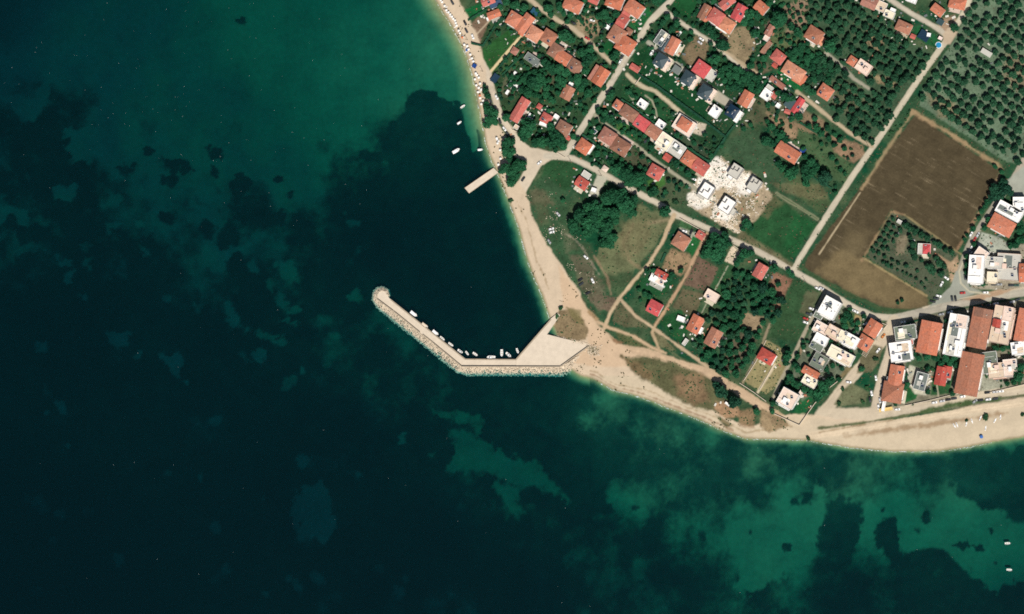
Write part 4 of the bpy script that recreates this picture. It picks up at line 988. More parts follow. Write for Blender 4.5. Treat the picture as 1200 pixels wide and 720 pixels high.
B('h',1019,3,17,12,25,H5,'gable','PB','pinkish brown roofed house with a cream court at the top edge','w',[(1031,7,15,11,25,2.6,'flat','BE')])
B('f',1042,17,12,8,25,H3,'flat','CR','small cream L shaped house north of the olive trees','w',[(1046,13,6,6,25,2.8,'flat','WH')])
B('h',1059,32,17,11,25,H5,'hip','OB','orange brown hip roofed house beside the dark blue garden pool')
B('h',1099,12,14,9,38,H5,'gable','O','orange gabled house between two lanes near the top right')
B('h',1122,4,18,12,14,H5,'hip','O','orange roofed house at the top edge beside the field road')
B('f',1068,0,12,6,22,H3,'flat','WH','white flat roofed house cut by the top edge beside the side lane')
B('h',999,72,10,9,35,3.6,'hip','O','small orange roofed house in a clearing of the northern olive grove')
B('f',1012,79,17,13,35,H5,'flat','PW','pinkish flat roofed house in a clearing of the northern olive grove','p')
B('s',1102,26,7,6,35,2.6,'shed','TE','teal roofed shed by the lane junction at the top right')
B('s',1070,43,5,4,25,2.4,'gable','PK','tiny pink roofed shed between the orange brown house and the olives')
B('s',1156,62,12,5,32,2.6,'shed','LG','pale grey roofed shed alone in the eastern olive grove')
B('h',1083,292,14,12,3,H3,'flat','LG','low house with half red, half pale roof in the small orchard inside the field','w',[(1086,292,8,10,3,3.9,'hip','CO')])
B('s',1054,260,5,4,30,2.4,'flat','LG','tiny grey hut at the top corner of the small orchard inside the field')
B('s',853,474,7,2.6,35,2.4,'flat','WH','little white roofed beach hut between two dark trees')

# ------------------------------------------------------------------ canopies, pools, caravans
def canopy(name, cx, cy, L, Wd, ang, h, color, label, cat):
    gz = ground_z(cx, cy); x, y = px(cx, cy, gz+h); root = empty(name, (x, y, gz), math.radians(-ang)); tag(root, label, cat)
    a, b_ = L*MPP/2, Wd*MPP/2
    mb = MB(); n_ = 6
    vs = []; fs = []
    for j in range(n_+1):
        for i in range(n_+1):
            u, v_ = i/n_*2-1, j/n_*2-1; vs.append((u*a*(1-.04*(1-v_*v_)), v_*b_*(1-.04*(1-u*u)), h - .35*(1-u*u)*(1-v_*v_) + (.12 if (i+j)%2 else 0)))
    for j in range(n_):
        for i in range(n_): k = j*(n_+1)+i; fs.append((k,k+1,k+n_+2,k+n_+1))
    mb.add(vs, fs); o = mb.build('cloth', surf('shade_cloth', color, .9, .2, .8), root)
    sm = o.modifiers.new('thickness', 'SOLIDIFY'); sm.thickness = .03
    for u in (-1,1):
        for v_ in (-1,1):
            mb = MB(); mb.tube((u*a*.97, v_*b_*.97, -.3), (u*a*.97, v_*b_*.97, h), .06, .06, 6); mb.build('post', METAL, root)
    return root
canopy('shade_canopy',580,92,11,8,-55,2.8,alb(28,58,78),'dark blue shade net on posts where the garden path meets the coast road','canopy')
canopy('shade_canopy',627,14,10,7,35,2.8,alb(36,84,110),'blue shade canopy behind the orange houses near the top edge','canopy')
canopy('shade_canopy',622,137,7,7,30,2.7,alb(255,255,250),'white square garden canopy in the green garden by the long red building','canopy')
canopy('shade_canopy',712,32,5,5,35,2.6,alb(255,255,252),'white square canopy beside a small blue pool and the dirt yard','canopy')
canopy('shade_canopy',941,176,6,6,35,2.5,alb(24,60,140),'bright blue tarpaulin on posts next to the plain orange house in the meadow','canopy')
canopy('shade_canopy',1083,42,13,11,33,2.6,alb(20,52,74),'dark navy shade net behind the orange brown hip roofed house','canopy')
canopy('awning',1038,480,16,4,-10,2.6,alb(240,205,130),'yellow cafe awning on the beach corner below the long tiled building','awning')
canopy('shade_canopy',1102,45,5,4,30,2.5,alb(250,226,214),'pale pink and white canopy north of the round blue pool','canopy')
canopy('shade_canopy',1088.5,41,4.5,4.5,10,3.4,alb(255,255,252),'small white sail shade above the dark navy net','canopy')
WATER = surf('pool_water', alb(48,150,200), .08, .12, .8, spec=.5)
def pool(cx, cy, pts, label, deep=WATER):
    gz = ground_z(cx, cy); x, y = px(cx, cy, gz); root = empty('swimming_pool', (x, y, gz)); tag(root, label, 'pool')
    q = [(px(cx+u, cy+v_, gz)[0]-x, px(cx+u, cy+v_, gz)[1]-y) for u, v_ in pts]
    mb = MB(); mb.prism([(u*1.14, v_*1.14) for u, v_ in q], -.2, .16); mb.build('rim', WALLS['w'], root)
    mb = MB(); mb.prism([(u*.98, v_*.98) for u, v_ in q], -.1, .20); mb.build('water', deep, root)
ring = lambda r: [(r*math.cos(k*math.pi/10), r*math.sin(k*math.pi/10)) for k in range(20)]
pool(1100, 53, ring(3.4), 'round bright blue pool at the bend of the two lanes')
pool(717, 28.5, [(-2.6,.4),(.8,-2.2),(2.6,-.4),(-.8,2.2)], 'small blue pool next to a white square canopy')
pool(696, 154, [(-4,0),(-1,-3.4),(4,0),(1,3.4)], 'dark blue covered pool on the green plot beside the main lane', surf('pool_cover', alb(26,58,74), .7, .15, .8))
def caravan(cx, cy, ang, label, L=8, c=(.78,.77,.73)):
    gz = ground_z(cx, cy); x, y = px(cx, cy, gz+2.4); root = empty('caravan', (x, y, gz), math.radians(-ang)); tag(root, label, 'caravan', 'caravans parked in the tree shaded yard')
    l = L*MPP/2; mb = MB(); prof = [(-l,.5),(l*.92,.5),(l,1.2),(l*.9,2.3),(l*.8,2.45),(-l*.94,2.45),(-l,2.3)]
    n_ = len(prof); mb.add([(x_,-1.1,z) for x_,z in prof]+[(x_,1.1,z) for x_,z in prof], [tuple(range(n_)), tuple(range(2*n_-1,n_-1,-1))]+[(i,n_+i,n_+(i+1)%n_,(i+1)%n_) for i in range(n_)])
    mb.build('body', surf('caravan_shell', c, .45, .08, .5), root)
    mb = MB(); mb.box(-l*.5,-l*.1,-1.125,-1.101,1.3,1.9); mb.box(l*.2,l*.6,-1.125,-1.101,1.3,1.9); mb.build('window', GLASS, root)
    for s_ in (-1,1):
        mb = MB(); mb.tube((0,s_*.75,.33),(0,s_*1.0,.33),.33,.33,12); mb.build('wheel', surf('tyre_rubber', (.02,.02,.02), .9, .1), root)
    mb = MB(); mb.tube((l*.9,0,.5),(l*1.25,0,.48),.06,.05,6); mb.build('tow_bar', METAL, root)
for a in ((602.5,87,-55,'white caravan, northernmost in the tree shaded yard'),(597.5,98,-55,'grey white caravan in the middle of the tree shaded yard',9,(.5,.52,.5)),(602,101,-55,'white caravan with a dark neighbour on each side in the tree shaded yard',9),(606.5,99,-55,'white caravan, easternmost in the tree shaded yard',9),(594.5,108,-55,'short white caravan, southernmost in the tree shaded yard',6),(609,104,-55,'pale grey caravan beside the trees at the southeast of the yard',7,(.6,.6,.57))): caravan(*a)

# ------------------------------------------------------------------ vehicles
TYRE = surf('tyre_rubber', (.02,.02,.02), .9, .1)
CARC = dict(white=(.80,.79,.76), grey=(.30,.31,.31), dark=(.035,.04,.045), black=(.018,.018,.02), red=(.42,.035,.03), green=(.04,.09,.07), silver=(.5,.5,.5), orange=(.55,.2,.05))
def car_body():
    """low bonnet, raked screens, rounded plan; +x is the front"""
    bm = bmesh.new()
    sec = [(-2.1,.55,.66,.88),(-2.0,.40,.78,.95),(-1.6,.36,.84,1.0),(-.6,.34,.86,1.0),(.7,.34,.86,.98),(1.5,.36,.84,.86),(2.0,.40,.76,.78),(2.12,.55,.64,.70)]
    rows = []
    for x, z0, w, z1 in sec:
        rows.append([bm.verts.new((x, s_*w_, z)) for s_, w_, z in ((-1,w*.92,z0),(-1,w,z0+.18),(-1,w,z1-.14),(-1,w*.9,z1),(1,w*.9,z1),(1,w,z1-.14),(1,w,z0+.18),(1,w*.92,z0))])
    for a, b_ in zip(rows[:-1], rows[1:]):
        for i in range(8): bm.faces.new((a[i], b_[i], b_[(i+1)%8], a[(i+1)%8]))
    bm.faces.new(rows[0]); bm.faces.new(rows[-1][::-1])
    top = [bm.verts.new(v_) for v_ in ((-1.45,-.6,1.44),(.25,-.6,1.46),(.25,.6,1.46),(-1.45,.6,1.44))]
    bot = [bm.verts.new(v_) for v_ in ((-1.95,-.76,.97),(1.0,-.78,.95),(1.0,.78,.95),(-1.95,.76,.97))]
    fs = [bm.faces.new(top)] 
    pill = []
    for i in range(4): pill.append(bm.faces.new((bot[i], bot[(i+1)%4], top[(i+1)%4], top[i])))
    bmesh.ops.recalc_face_normals(bm, faces=bm.faces)
    me = bpy.data.meshes.new('car_body'); bm.to_mesh(me); bm.free(); return me
CARB = car_body()
gmb = MB()
bq = [Vector(v_) for v_ in ((-1.95,-.76,.97),(1.0,-.78,.95),(1.0,.78,.95),(-1.95,.76,.97))]; tq = [Vector(v_) for v_ in ((-1.45,-.6,1.44),(.25,-.6,1.46),(.25,.6,1.46),(-1.45,.6,1.44))]
for i in range(4):
    a, b_, c, d = bq[i], bq[(i+1)%4], tq[(i+1)%4], tq[i]; n_ = (b_-a).cross(d-a).normalized()*.012
    f_ = lambda u, v_: (a*(1-u)+b_*u)*(1-v_)+(d*(1-u)+c*u)*v_ + n_
    gmb.add([f_(.06,.1),f_(.94,.1),f_(.94,.9),f_(.06,.9)], [(0,1,2,3)])
CARG = gmb.mesh('car_glass', GLASS)
wm_ = MB(); wm_.tube((0,-.1,0),(0,.1,0),.32,.32,12,0); wm_.tube((0,-.112,0),(0,.112,0),.18,.18,8,1); CARW = wm_.mesh('wheel', TYRE, METAL)
CARBODY = {}
for k, c in CARC.items():
    me = CARB.copy(); me.materials.clear(); me.materials.append(surf('car_paint_' + k, c, .3, .05, .5, spec=.5)); CARBODY[k] = me
def car(cx, cy, ang, col, label, group='parked cars', sc=1.0, van=False):
    gz = ground_z(cx, cy); x, y = px(cx, cy, gz+.7); root = empty('parked_van' if van else 'parked_car', (x, y, gz), math.radians(-ang)); tag(root, label, 'van' if van else 'car', group)
    o = link('body', CARBODY[col], root); g = link('window_glass', CARG, root)
    for s_ in (-1,1):
        for xx in (-1.3,1.3):
            w = link('wheel', CARW, root); w.location = (xx, s_*.76, .32)
    root.scale = (1.08*sc, 1.08*sc*(1.05 if van else 1), 1.0*sc*(1.35 if van else 1))
CR_ = 'cars along the coast road'
for a in ((530,3,60,'dark','dark car at the very top of the coast road'),(545,27,62,'black','black car on the coast road beside the small brown plot'),(546.5,36,62,'dark','dark grey car just below the black one on the coast road'),(554,43,70,'white','white car pulled off the coast road beside the hedge row'),
          (582,114,62,'white','white car on the coast road beside the beach trees'),(574.5,118,60,'dark','dark car half under the beach trees by the coast road'),(581.5,137,65,'white','small white car at the edge of the beach trees'),(586,142,70,'black','black car where the coast road widens'),(591,151,55,'white','white car at the upper side of the coast road junction'),(595,157,50,'dark','dark car right beside the white one at the coast road junction'),(600.5,171,80,'red','red car parked against the second clump of beach trees'),(600,166,80,'white','white car parked nose to the second clump of beach trees'),
          (632,191,-40,'white','white car at the south edge of the wide junction by the grass'),(613,210,-55,'dark','dark grey car on the sand track south of the beach trees'),(583,164,60,'white','white car on the sand between the two clumps of beach trees')): car(*a, CR_)
V_ = 'cars in the village'
for a in ((672,27,35,'black','black car at the west side of the dirt yard near the top'),(694,24,10,'white','white car in the middle of the dirt yard near the top'),(688,45,30,'red','red car on the lane beside the dirt yard'),(703,50,-50,'grey','grey car at the corner of a lawn next to the dirt yard'),(705.5,36,-50,'dark','dark car under the trees by the blue garden pool'),(728.5,67,-60,'dark','dark car in the forecourt of the big double house'),(727,72,-60,'white','white car in the forecourt of the big double house'),(722,62,20,'white','white car by the tree beside the big double house'),
          (822,46,35,'white','white car on the upper lane beside the dry bare garden'),(833,28,35,'grey','grey car near the red roofed cluster at the top'),(820,50,35,'silver','silver car just below the white one on the upper lane'),(727.5,142,30,'white','white car in the garden of the brown hip roofed row house'),(757,165,-55,'dark','dark car in the yard between the row houses and the grey lane'),(774,178,-55,'white','white car in front of the cream flat roofed house'),(786,187,-55,'dark','dark car in front of the pale grey flat roofed house'),(813,210,30,'white','white car at the southeast end of the grey lane'),
          (802,271,20,'white','white car on the grey court behind the small green lawn'),(810,272,-62,'black','black car on the grey court behind the small green lawn'),(873,91,30,'white','white car at the end of the lane east of the coral roof'),(878,87,10,'silver','silver car by the garden trees east of the coral roof')): car(*a, V_)
for a in ((764,62,-60,'white','white van at the mouth of the grey lane'),(796,40,-50,'white','white van on the drive north of the orange gable')): car(*a, 'vans in the village', 1.1, True)
M_ = 'cars on the shore meadow'
for a in ((646,268.5,-15,'white','white car, upper one of a pair on the shore meadow'),(646.6,272.3,-15,'white','white car, lower one of a pair on the shore meadow'),(643.5,283,58,'grey','grey car below the white pair on the shore meadow'),(654,251,50,'silver','silver car above the white pair on the shore meadow'),(686.5,301.5,40,'white','white car at the edge of the footpath through the shore meadow'),(680,328,-35,'black','black car, upper one of a dark pair on the sand edge'),(681,333,-35,'dark','dark car, lower one of a dark pair on the sand edge'),(694.5,329,65,'white','white car on the rough ground right of the dark pair'),(689,343.5,-28,'black','black car alone at the edge of the wide sand track')): car(*a, M_)
S_ = 'cars around the road bend'
for a in ((951,362,20,'white','white car, topmost of the row on the grass by the side street'),(947.5,368,20,'dark','dark car, second in the row on the grass by the side street'),(944,373.5,20,'red','red car in the row on the grass by the side street'),(944,378,20,'white','white car, lowest of the row on the grass by the side street'),(958,338,25,'white','white car, left one of two on the verge at the road bend'),(962.8,338,25,'silver','silver car, right one of two on the verge at the road bend'),
          (999.5,363.5,25,'white','white car, left one of two outside the white corner block garden'),(1003,365.3,25,'white','white car, right one of two outside the white corner block garden'),(1013.5,380,-20,'white','white car in the garden court beside the pergola house'),(1035,394,-52,'orange','orange car on the broad dirt street'),(1029,411,-52,'white','white car in the middle of the broad dirt street'),(994.5,448,5,'white','white car at the point where the dirt street meets the sand lot'),
          (1109,326,35,'white','white car at the top of the paved lot by the orchard'),(1103.5,333,-62,'white','white car on the orchard edge of the paved lot'),(1100,347,15,'white','white car, upper one at the west end of the paved lot'),(1097,350,15,'dark','dark car, middle one at the west end of the paved lot'),(1093,353.5,15,'black','black car, lowest one at the west end of the paved lot'),(1115.7,350,80,'dark','dark car, left one of a pair in the middle of the paved lot'),(1119.7,350,80,'black','black car, right one of a pair in the middle of the paved lot'),
          (1128,343.5,-5,'red','red car beside the kerb line of the paved lot'),(1155,343,0,'white','white car on the road in front of the cream pavilion'),(1131,325,82,'dark','dark car along the west wall of the tall bright white block'),(1165,333.5,0,'dark','dark car, left one below the cream pavilion'),(1171,333.5,0,'grey','grey car, right one below the cream pavilion'),(1185,334.5,0,'dark','dark car, left one below the pale grey roof terrace'),(1191,334.5,0,'green','dark green car, right one below the pale grey roof terrace'),
          (1138,275,-62,'white','white car at the field side of the curving street'),(1146,275.5,-62,'silver','silver car opposite on the curving street'),(1142,281,-62,'red','red car on the curving street'),(1139.5,288,-62,'white','white car below the red one on the curving street'),(1137,293,-62,'grey','grey car below two others on the curving street'),(1058,377.5,-10,'white','white car in front of the grey green block'),(1103,368.5,-10,'grey','grey car in front of the plain orange apartment block'),(1113,366.2,-10,'white','white car in front of the long white stepped block'),
          (1158,357.5,-10,'dark','dark car in front of the dull red apartment block'),(1167,356,-10,'white','white car in front of the beige apartment block'),(1186,354,-10,'silver','silver car near the right edge on the main road'),(1192.5,351.3,-20,'dark','dark car near the right edge on the main road'),(1148,360,-10,'green','dark green car left of the dark one before the dull red block')): car(*a, S_)
F_ = 'cars on the seafront'
for a in ((1095,472,-10,'white','white car, leftmost of the row below the very long roof'),(1104,470.3,-10,'silver','silver car, second of the row on the seafront road'),(1111,468.6,-10,'black','black car, third of the row on the seafront road'),(1118,467.2,-10,'dark','dark car, fourth of the row on the seafront road'),(1128,465,-10,'white','white car, fifth of the row on the seafront road'),(1142.5,470.5,-40,'grey','grey car parked askew on the seaward verge'),(1149,469.2,-8,'black','black car, left one of three on the seaward verge'),(1158,468.3,-8,'white','white car, middle one of three on the seaward verge'),(1166.5,467.5,-8,'dark','dark car, right one of three on the seaward verge'),
          (1157,460.3,-8,'black','black car on the landward side of the seafront road'),(1166,459.5,-8,'silver','silver car on the landward side of the seafront road'),(1173,458.8,-8,'white','white car, rightmost on the landward side of the seafront road'),(1051.5,480,-5,'white','white car right of the yellow awning'),(1021.5,461,78,'white','white car at the edge of the grass triangle'),(1019.5,468.5,78,'black','black car below the white one at the grass triangle'),
          (1034.5,446,80,'dark','dark car, topmost beside the long tiled corner building'),(1033.6,453,80,'grey','grey car, second beside the long tiled corner building'),(1032.5,461.5,80,'green','dark green car, third beside the long tiled corner building'),(1031.3,469.5,80,'silver','silver car, fourth beside the long tiled corner building'),(1029.6,477,80,'white','white car, lowest beside the long tiled corner building'),(1026.5,443,80,'white','white car across the street from the long tiled corner building')): car(*a, F_)

# ------------------------------------------------------------------ boats
HULL = surf('white_gelcoat', (.80,.80,.78), .3, .05, .6, spec=.5)
BOATC = dict(white=HULL, beige=surf('cream_gelcoat', (.70,.58,.44), .4, .1), grey=surf('grey_paint', (.36,.40,.38), .5, .15), blue=surf('blue_paint', (.08,.2,.3), .4, .1), red=surf('red_paint', (.5,.06,.05), .4, .1))
INNER = surf('boat_inside', (.66,.65,.61), .7, .2, 1.2); CANV = surf('boat_canvas', (.80,.79,.77), .8, .1, 1)
def boat(cx, cy, Lp, ang, col, label, kind='boat', cabin=None, group='small boats', z=-.12, wf_=.40):
    L_ = Lp*MPP; w = max(1.5, L_*wf_)/2; x, y = px(cx, cy, .4); root = empty('motor_boat' if cabin else 'rowing_boat', (x, y, z), math.radians(-ang)); tag(root, label, 'boat', group)
    def ring_(s_, zz, n_=7):
        pts_ = []
        for i in range(n_):
            t_ = i/(n_-1); xx = -L_/2 + t_*L_; ww = w*(0.82+.36*t_ if t_ < .5 else math.sqrt(max(0, 1-((t_-.5)/.5)**2.2)))*s_
            pts_.append((xx*(.96+.04*s_), ww, zz + .28*t_**3))
        return [(a, -b_, c) for a, b_, c in pts_] + [(a, b_, c) for a, b_, c in reversed(pts_[:-1])]
    lo, hi, inn, fl = ring_(.55,-.25), ring_(1,.62), ring_(.84,.62), ring_(.72,.22)
    n_ = len(lo); mb = MB(); vs = lo+hi+inn+fl; fs = [tuple(range(n_-1,-1,-1))]
    for k in range(3):
        for i in range(n_): j = (i+1)%n_; fs.append((k*n_+i, k*n_+j, (k+1)*n_+j, (k+1)*n_+i))
    mb.add(vs, fs, 0); mb.build('hull', BOATC[col], root)
    mb = MB(); mb.add(fl, [tuple(range(n_))]); mb.build('floor', INNER, root).location.z = .012
    for t_ in ((-.22,) if cabin else (-.25,.08)):
        mb = MB(); mb.box(t_*L_-.14, t_*L_+.14, -w*.82, w*.82, .42, .48); mb.build('thwart', surf('bench_wood', (.35,.24,.14), .7, .2, 2), root)
    mb = MB(); mb.box(-L_/2-.34,-L_/2+.02,-.16,.16,-.1,.95); mb.box(-L_/2-.2,-L_/2-.08,-.06,.06,-.5,-.1); mb.build('outboard_motor', surf('motor_cowl', (.05,.05,.06), .4, .1), root)
    if cabin == 'cabin':
        mb = MB(); mb.add([(-L_*.08,-w*.62,.6),(L_*.24,-w*.5,.62),(L_*.24,w*.5,.62),(-L_*.08,w*.62,.6),(-L_*.06,-w*.55,1.5),(L_*.12,-w*.42,1.45),(L_*.12,w*.42,1.45),(-L_*.06,w*.55,1.5)], [(4,5,6,7),(0,1,5,4),(1,2,6,5),(2,3,7,6),(3,0,4,7)]); mb.build('cabin', HULL, root)
        mb = MB(); mb.add([(L_*.245,-w*.42,.78),(L_*.245,w*.42,.78),(L_*.135,w*.38,1.36),(L_*.135,-w*.38,1.36)], [(0,1,2,3)]); mb.build('windscreen', GLASS, root)
    elif cabin == 'cover':
        mb = MB(); mb.add([(-L_*.46,-w*.9,1.5),(L_*.22,-w*.85,1.6),(L_*.22,w*.85,1.6),(-L_*.46,w*.9,1.5),(-L_*.44,0,1.72),(L_*.2,0,1.8)], [(0,1,5,4),(4,5,2,3),(0,4,3),(1,2,5)]); o = mb.build('awning_cover', CANV if col != 'beige' else BOATC['beige'], root)
        for xx in (-.44,.2):
            for s_ in (-1,1): mb = MB(); mb.tube((xx*L_,s_*w*.75,.6),(xx*L_,s_*w*.8,1.56),.03,.03,5); mb.build('awning_pole', METAL, root)
BQ = 'boats moored along the breakwater'
for a in ((485,368,10,38,'white','white covered boat moored nearest the breakwater tip','boat','cover'),(498,381.5,9,38,'beige','beige covered boat moored second from the breakwater tip','boat','cover'),(510.5,390,9,40,'white','white covered boat moored third from the breakwater tip','boat','cover'),(518.5,397,7.5,40,'grey','grey open boat moored next to the third covered boat'),(528.5,404,7.5,35,'grey','dull grey open boat moored halfway along the slanting quay'),
          (539.5,412,7.5,32,'white','white boat near the quay bend, left one of a pair','boat','cabin'),(547.5,414.3,6,52,'white','small white boat near the quay bend, right one of a pair'),(557,415.3,7,32,'white','pale open boat just right of the quay bend'),(575.5,419,10.5,182,'white','broad white boat lying alongside the straight quay','boat','cabin'),(588,414,8.5,90,'white','white boat pointing straight at the straight quay'),(596,416,8,40,'white','white boat lying slantwise near the inner quay corner','boat','cabin'),(606.5,411.5,6.5,68,'white','small narrow white boat in the inner quay corner')): boat(*a, group=BQ)
BA = 'boats anchored off the sand north of the jetty'
for a in ((542.5,125,6.5,-32,'white','small white boat with dark inside, northernmost off the sand'),(538.5,144,6,-35,'white','small plain white boat, second from the north off the sand','boat','cover'),(534.7,177,10,-30,'white','largest white boat off the sand north of the jetty','boat','cover'),(563,175.7,6.5,-5,'white','small white boat close to the sand just north of the jetty','boat','cover')): boat(*a, group=BA)
boat(1181,637,6.5,-3,'white','upper one of two tiny boats at the lower right','boat',None,'boats far off the lower right'); boat(1183,668,6.5,2,'white','lower one of two tiny boats at the lower right','boat',None,'boats far off the lower right')
def kayak(cx, cy, ang, label, col):
    gz = ground_z(cx, cy); x, y = px(cx, cy, gz); root = empty('kayak', (x, y, gz), math.radians(-ang)); tag(root, label, 'kayak', 'small craft drawn up on the seafront sand')
    mb = MB(); sec = [(-2.2,.05),(-1.5,.38),(-.4,.52),(.6,.5),(1.6,.32),(2.2,.04)]
    vs = []
    for xx, w in sec: vs += [(xx,-w*.5,.02),(xx,-w,.28),(xx,0,.40),(xx,w,.28),(xx,w*.5,.02)]
    fs = [tuple(range(4,-1,-1)), tuple(range(25,30))]
    for k in range(5):
        for i in range(5): fs.append((k*5+i, k*5+(i+1)%5, (k+1)*5+(i+1)%5, (k+1)*5+i))
    mb.add(vs, fs); mb.build('hull', col, root)
    mb = MB(); mb.add([(-.7+.6*math.cos(t_*.628), .26*math.sin(t_*.628), .425) for t_ in range(10)], [tuple(range(10))]); mb.build('cockpit', surf('cockpit_dark', (.08,.07,.06), .8, .1), root)
for x, y, a, lab in ((1118.5,499,55,'white kayak, leftmost of the craft on the sand'),(1121.5,498,65,'white kayak right beside the leftmost one'),(1132.5,497,-75,'white kayak, third from the left on the sand'),(1139,493.5,70,'short white kayak above the third one'),(1149,490,-65,'white kayak beside the dark bush on the sand'),(1155,502,-80,'white kayak standing nearest the water'),(1166,493,-60,'white kayak right of the dark bush'),(1172.5,489,-85,'white kayak, rightmost of the craft on the sand')): kayak(x, y, a, lab, HULL)

# ------------------------------------------------------------------ beach umbrellas and loungers
UM = {k: surf('umbrella_cloth_' + k, c, .8, .1, 1.0) for k, c in dict(white=(.80,.78,.72), orange=(.62,.20,.08), blue=(.05,.14,.38)).items()}
def umb_mesh(k, r):
    mb = MB(); n_ = 8; vs = [(0,0,2.55)]
    for q in range(n_): vs.append((r*.55*math.cos(q*.785), r*.55*math.sin(q*.785), 2.36))
    for q in range(n_): vs.append((r*math.cos(q*.785), r*math.sin(q*.785), 2.02))
    fs = [(0,1+q,1+(q+1)%n_) for q in range(n_)] + [(1+q,9+q,9+(q+1)%n_,1+(q+1)%n_) for q in range(n_)]
    mb.add(vs, fs); return mb.mesh('canopy', UM[k])
UMM = {}
pmb = MB(); pmb.tube((0,0,-.3),(0,0,2.55),.025,.025,6); POLE = pmb.mesh('pole', METAL)
def umbrella(cx, cy, k, label, r=1.05, group=None):
    gz = ground_z(cx, cy); x, y = px(cx, cy, gz+2); root = empty('beach_umbrella', (x, y, gz), random.random()); tag(root, label, 'umbrella', group)
    if (k, r) not in UMM: UMM[(k, r)] = umb_mesh(k, r)
    link('canopy', UMM[(k, r)], root); link('pole', POLE, root)
UG = 'beach umbrellas on the northern sand'
for i, (x, y) in enumerate(((518,2.5),(516.5,0),(521,7),(523,12),(525.5,14.5),(527.5,17),(529.5,19.5),(531,22),(533,24),(534,27),(535,30),(537.5,36),(539,39),(544,52.5),(547.5,54),(549,58),(551,64),(553,68.5),(554.5,72),(557.5,86),(559,88),(561,91),(556.5,93),(558,100),(562.5,98),(561,103),(564,105),(560,108),(566,118),(562.5,115),(564,122),(583,168),(586,176),(586.5,186),(584,193),(582,162))):
    umbrella(x, y, 'white', 'small white beach umbrella in the line along the northern sand', group=UG)
for x, y, lab in ((541.7,44,'orange beach umbrella, upper one in the line of white ones'),(562.3,112,'orange beach umbrella, lower one beside the beach trees')): umbrella(x, y, 'orange', lab)
umbrella(547,59,'blue','small blue beach umbrella in the line of white ones'); umbrella(1150,512,'blue','blue beach umbrella alone on the wide southern sand',1.5)
canopy('beach_canopy',556,77.5,5,5,30,2.5,alb(28,72,140),'large blue canopy standing in the line of beach umbrellas','canopy')
lmb = MB(); lmb.box(-.95,.35,-.32,.32,.30,.36); lmb.add([(.35,-.32,.30),(.95,-.32,.66),(.95,.32,.66),(.35,.32,.30),(.35,-.32,.36),(.95,-.32,.72),(.95,.32,.72),(.35,.32,.36)], [(0,3,2,1),(4,5,6,7),(0,1,5,4),(1,2,6,5),(2,3,7,6),(3,0,4,7)])
for u in (-.85,.3):
    for v_ in (-.28,.28): lmb.box(u-.03,u+.03,v_-.03,v_+.03,-.05,.298)
LOUN = lmb.mesh('sun_lounger', surf('lounger_plastic', (.8,.79,.76), .5, .05))
for i in range(18):
    yy = random.uniform(0, 124); xc = np.interp(yy, [0,25,45,62,85,105,125], [514,530,540,548,558,562,566]) + random.uniform(-1.5, 4)
    gz = ground_z(xc, yy); o = link('sun_lounger', LOUN); o.location = (*px(xc, yy, gz), gz); o.rotation_euler.z = math.radians(random.choice((25,205)) + random.uniform(-12,12))
    tag(o, 'white sun lounger set out under the umbrellas on the northern sand', 'sun lounger', 'sun loungers on the northern sand')
# ------------------------------------------------------------------ trees, hedges, shrubs
BARK = surf('tree_bark', (.10,.075,.05), .9, .3, 2)
LEAF = dict(olive=leaf_mat('olive_leaves', (.012,.054,.026), (.028,.105,.048)), broad=leaf_mat('broad_leaves', (.009,.062,.027), (.022,.125,.050)),
            dark=leaf_mat('dark_needles', (.008,.046,.026), (.016,.075,.038)), bush=leaf_mat('bush_leaves', (.016,.060,.026), (.040,.115,.042)))
def crown_mesh(kind, seed):
    r = np.random.default_rng(seed)
    nc, nl, ls, flat = dict(olive=(12, 430, .15, .82), broad=(16, 620, .13, .85), dark=(14, 520, .13, 1.05), bush=(7, 230, .2, .75))[kind]
    cs = []
    for i in range(nc):
        th = r.uniform(0, 6.283); ph = math.acos(r.uniform(-.35, 1)); d = r.uniform(.45, .72)
        cs.append((d*math.sin(ph)*math.cos(th), d*math.sin(ph)*math.sin(th), d*math.cos(ph)*flat, r.uniform(.26, .42)))
    cs.append((0, 0, 0, .6)); cs = np.array(cs)
    k = r.integers(0, len(cs), nl)
    n = r.normal(size=(nl, 3)); n /= np.linalg.norm(n, axis=1)[:, None]; n[:, 2] = np.where(n[:, 2] < -.3, -n[:, 2], n[:, 2])
    c = cs[k, :3] + n*cs[k, 3:4]*r.uniform(.82, 1.12, (nl, 1))
    nn = n + r.normal(size=(nl, 3))*.45; nn /= np.linalg.norm(nn, axis=1)[:, None]
    a = np.cross(nn, r.normal(size=(nl, 3))); a /= np.linalg.norm(a, axis=1)[:, None]; b = np.cross(nn, a)
    s = ls*r.uniform(.6, 1.3, (nl, 1)); w = s*r.uniform(.55, .95, (nl, 1))
    V_ = np.stack([c - a*s, c - b*w + nn*s*.18, c + a*s, c + b*w + nn*s*.18], 1).reshape(-1, 3)
    F_ = np.arange(nl*4).reshape(-1, 4)
    # inner masses of foliage under the outer leaves
    q = []; fo = []; o = len(V_)
    for x, y, z, rad in cs:
        v_, f_ = RB[r.integers(0, 6)]
        q.append(v_*rad*.86*np.array([1, 1, .9]) + (x, y, z)); fo.append(f_ + o); o += len(v_)
    V_ = np.concatenate([V_] + q); tri = np.concatenate(fo)
    me = bpy.data.meshes.new('crown')
    me.from_pydata(V_.tolist(), [], F_.tolist() + tri.tolist()); me.materials.append(LEAF[kind]); me.update(); return me
CROWN = {k: [crown_mesh(k, 100*i + j) for j in range(n)] for i, (k, n) in enumerate((('olive', 5), ('broad', 6), ('dark', 4), ('bush', 4)))}
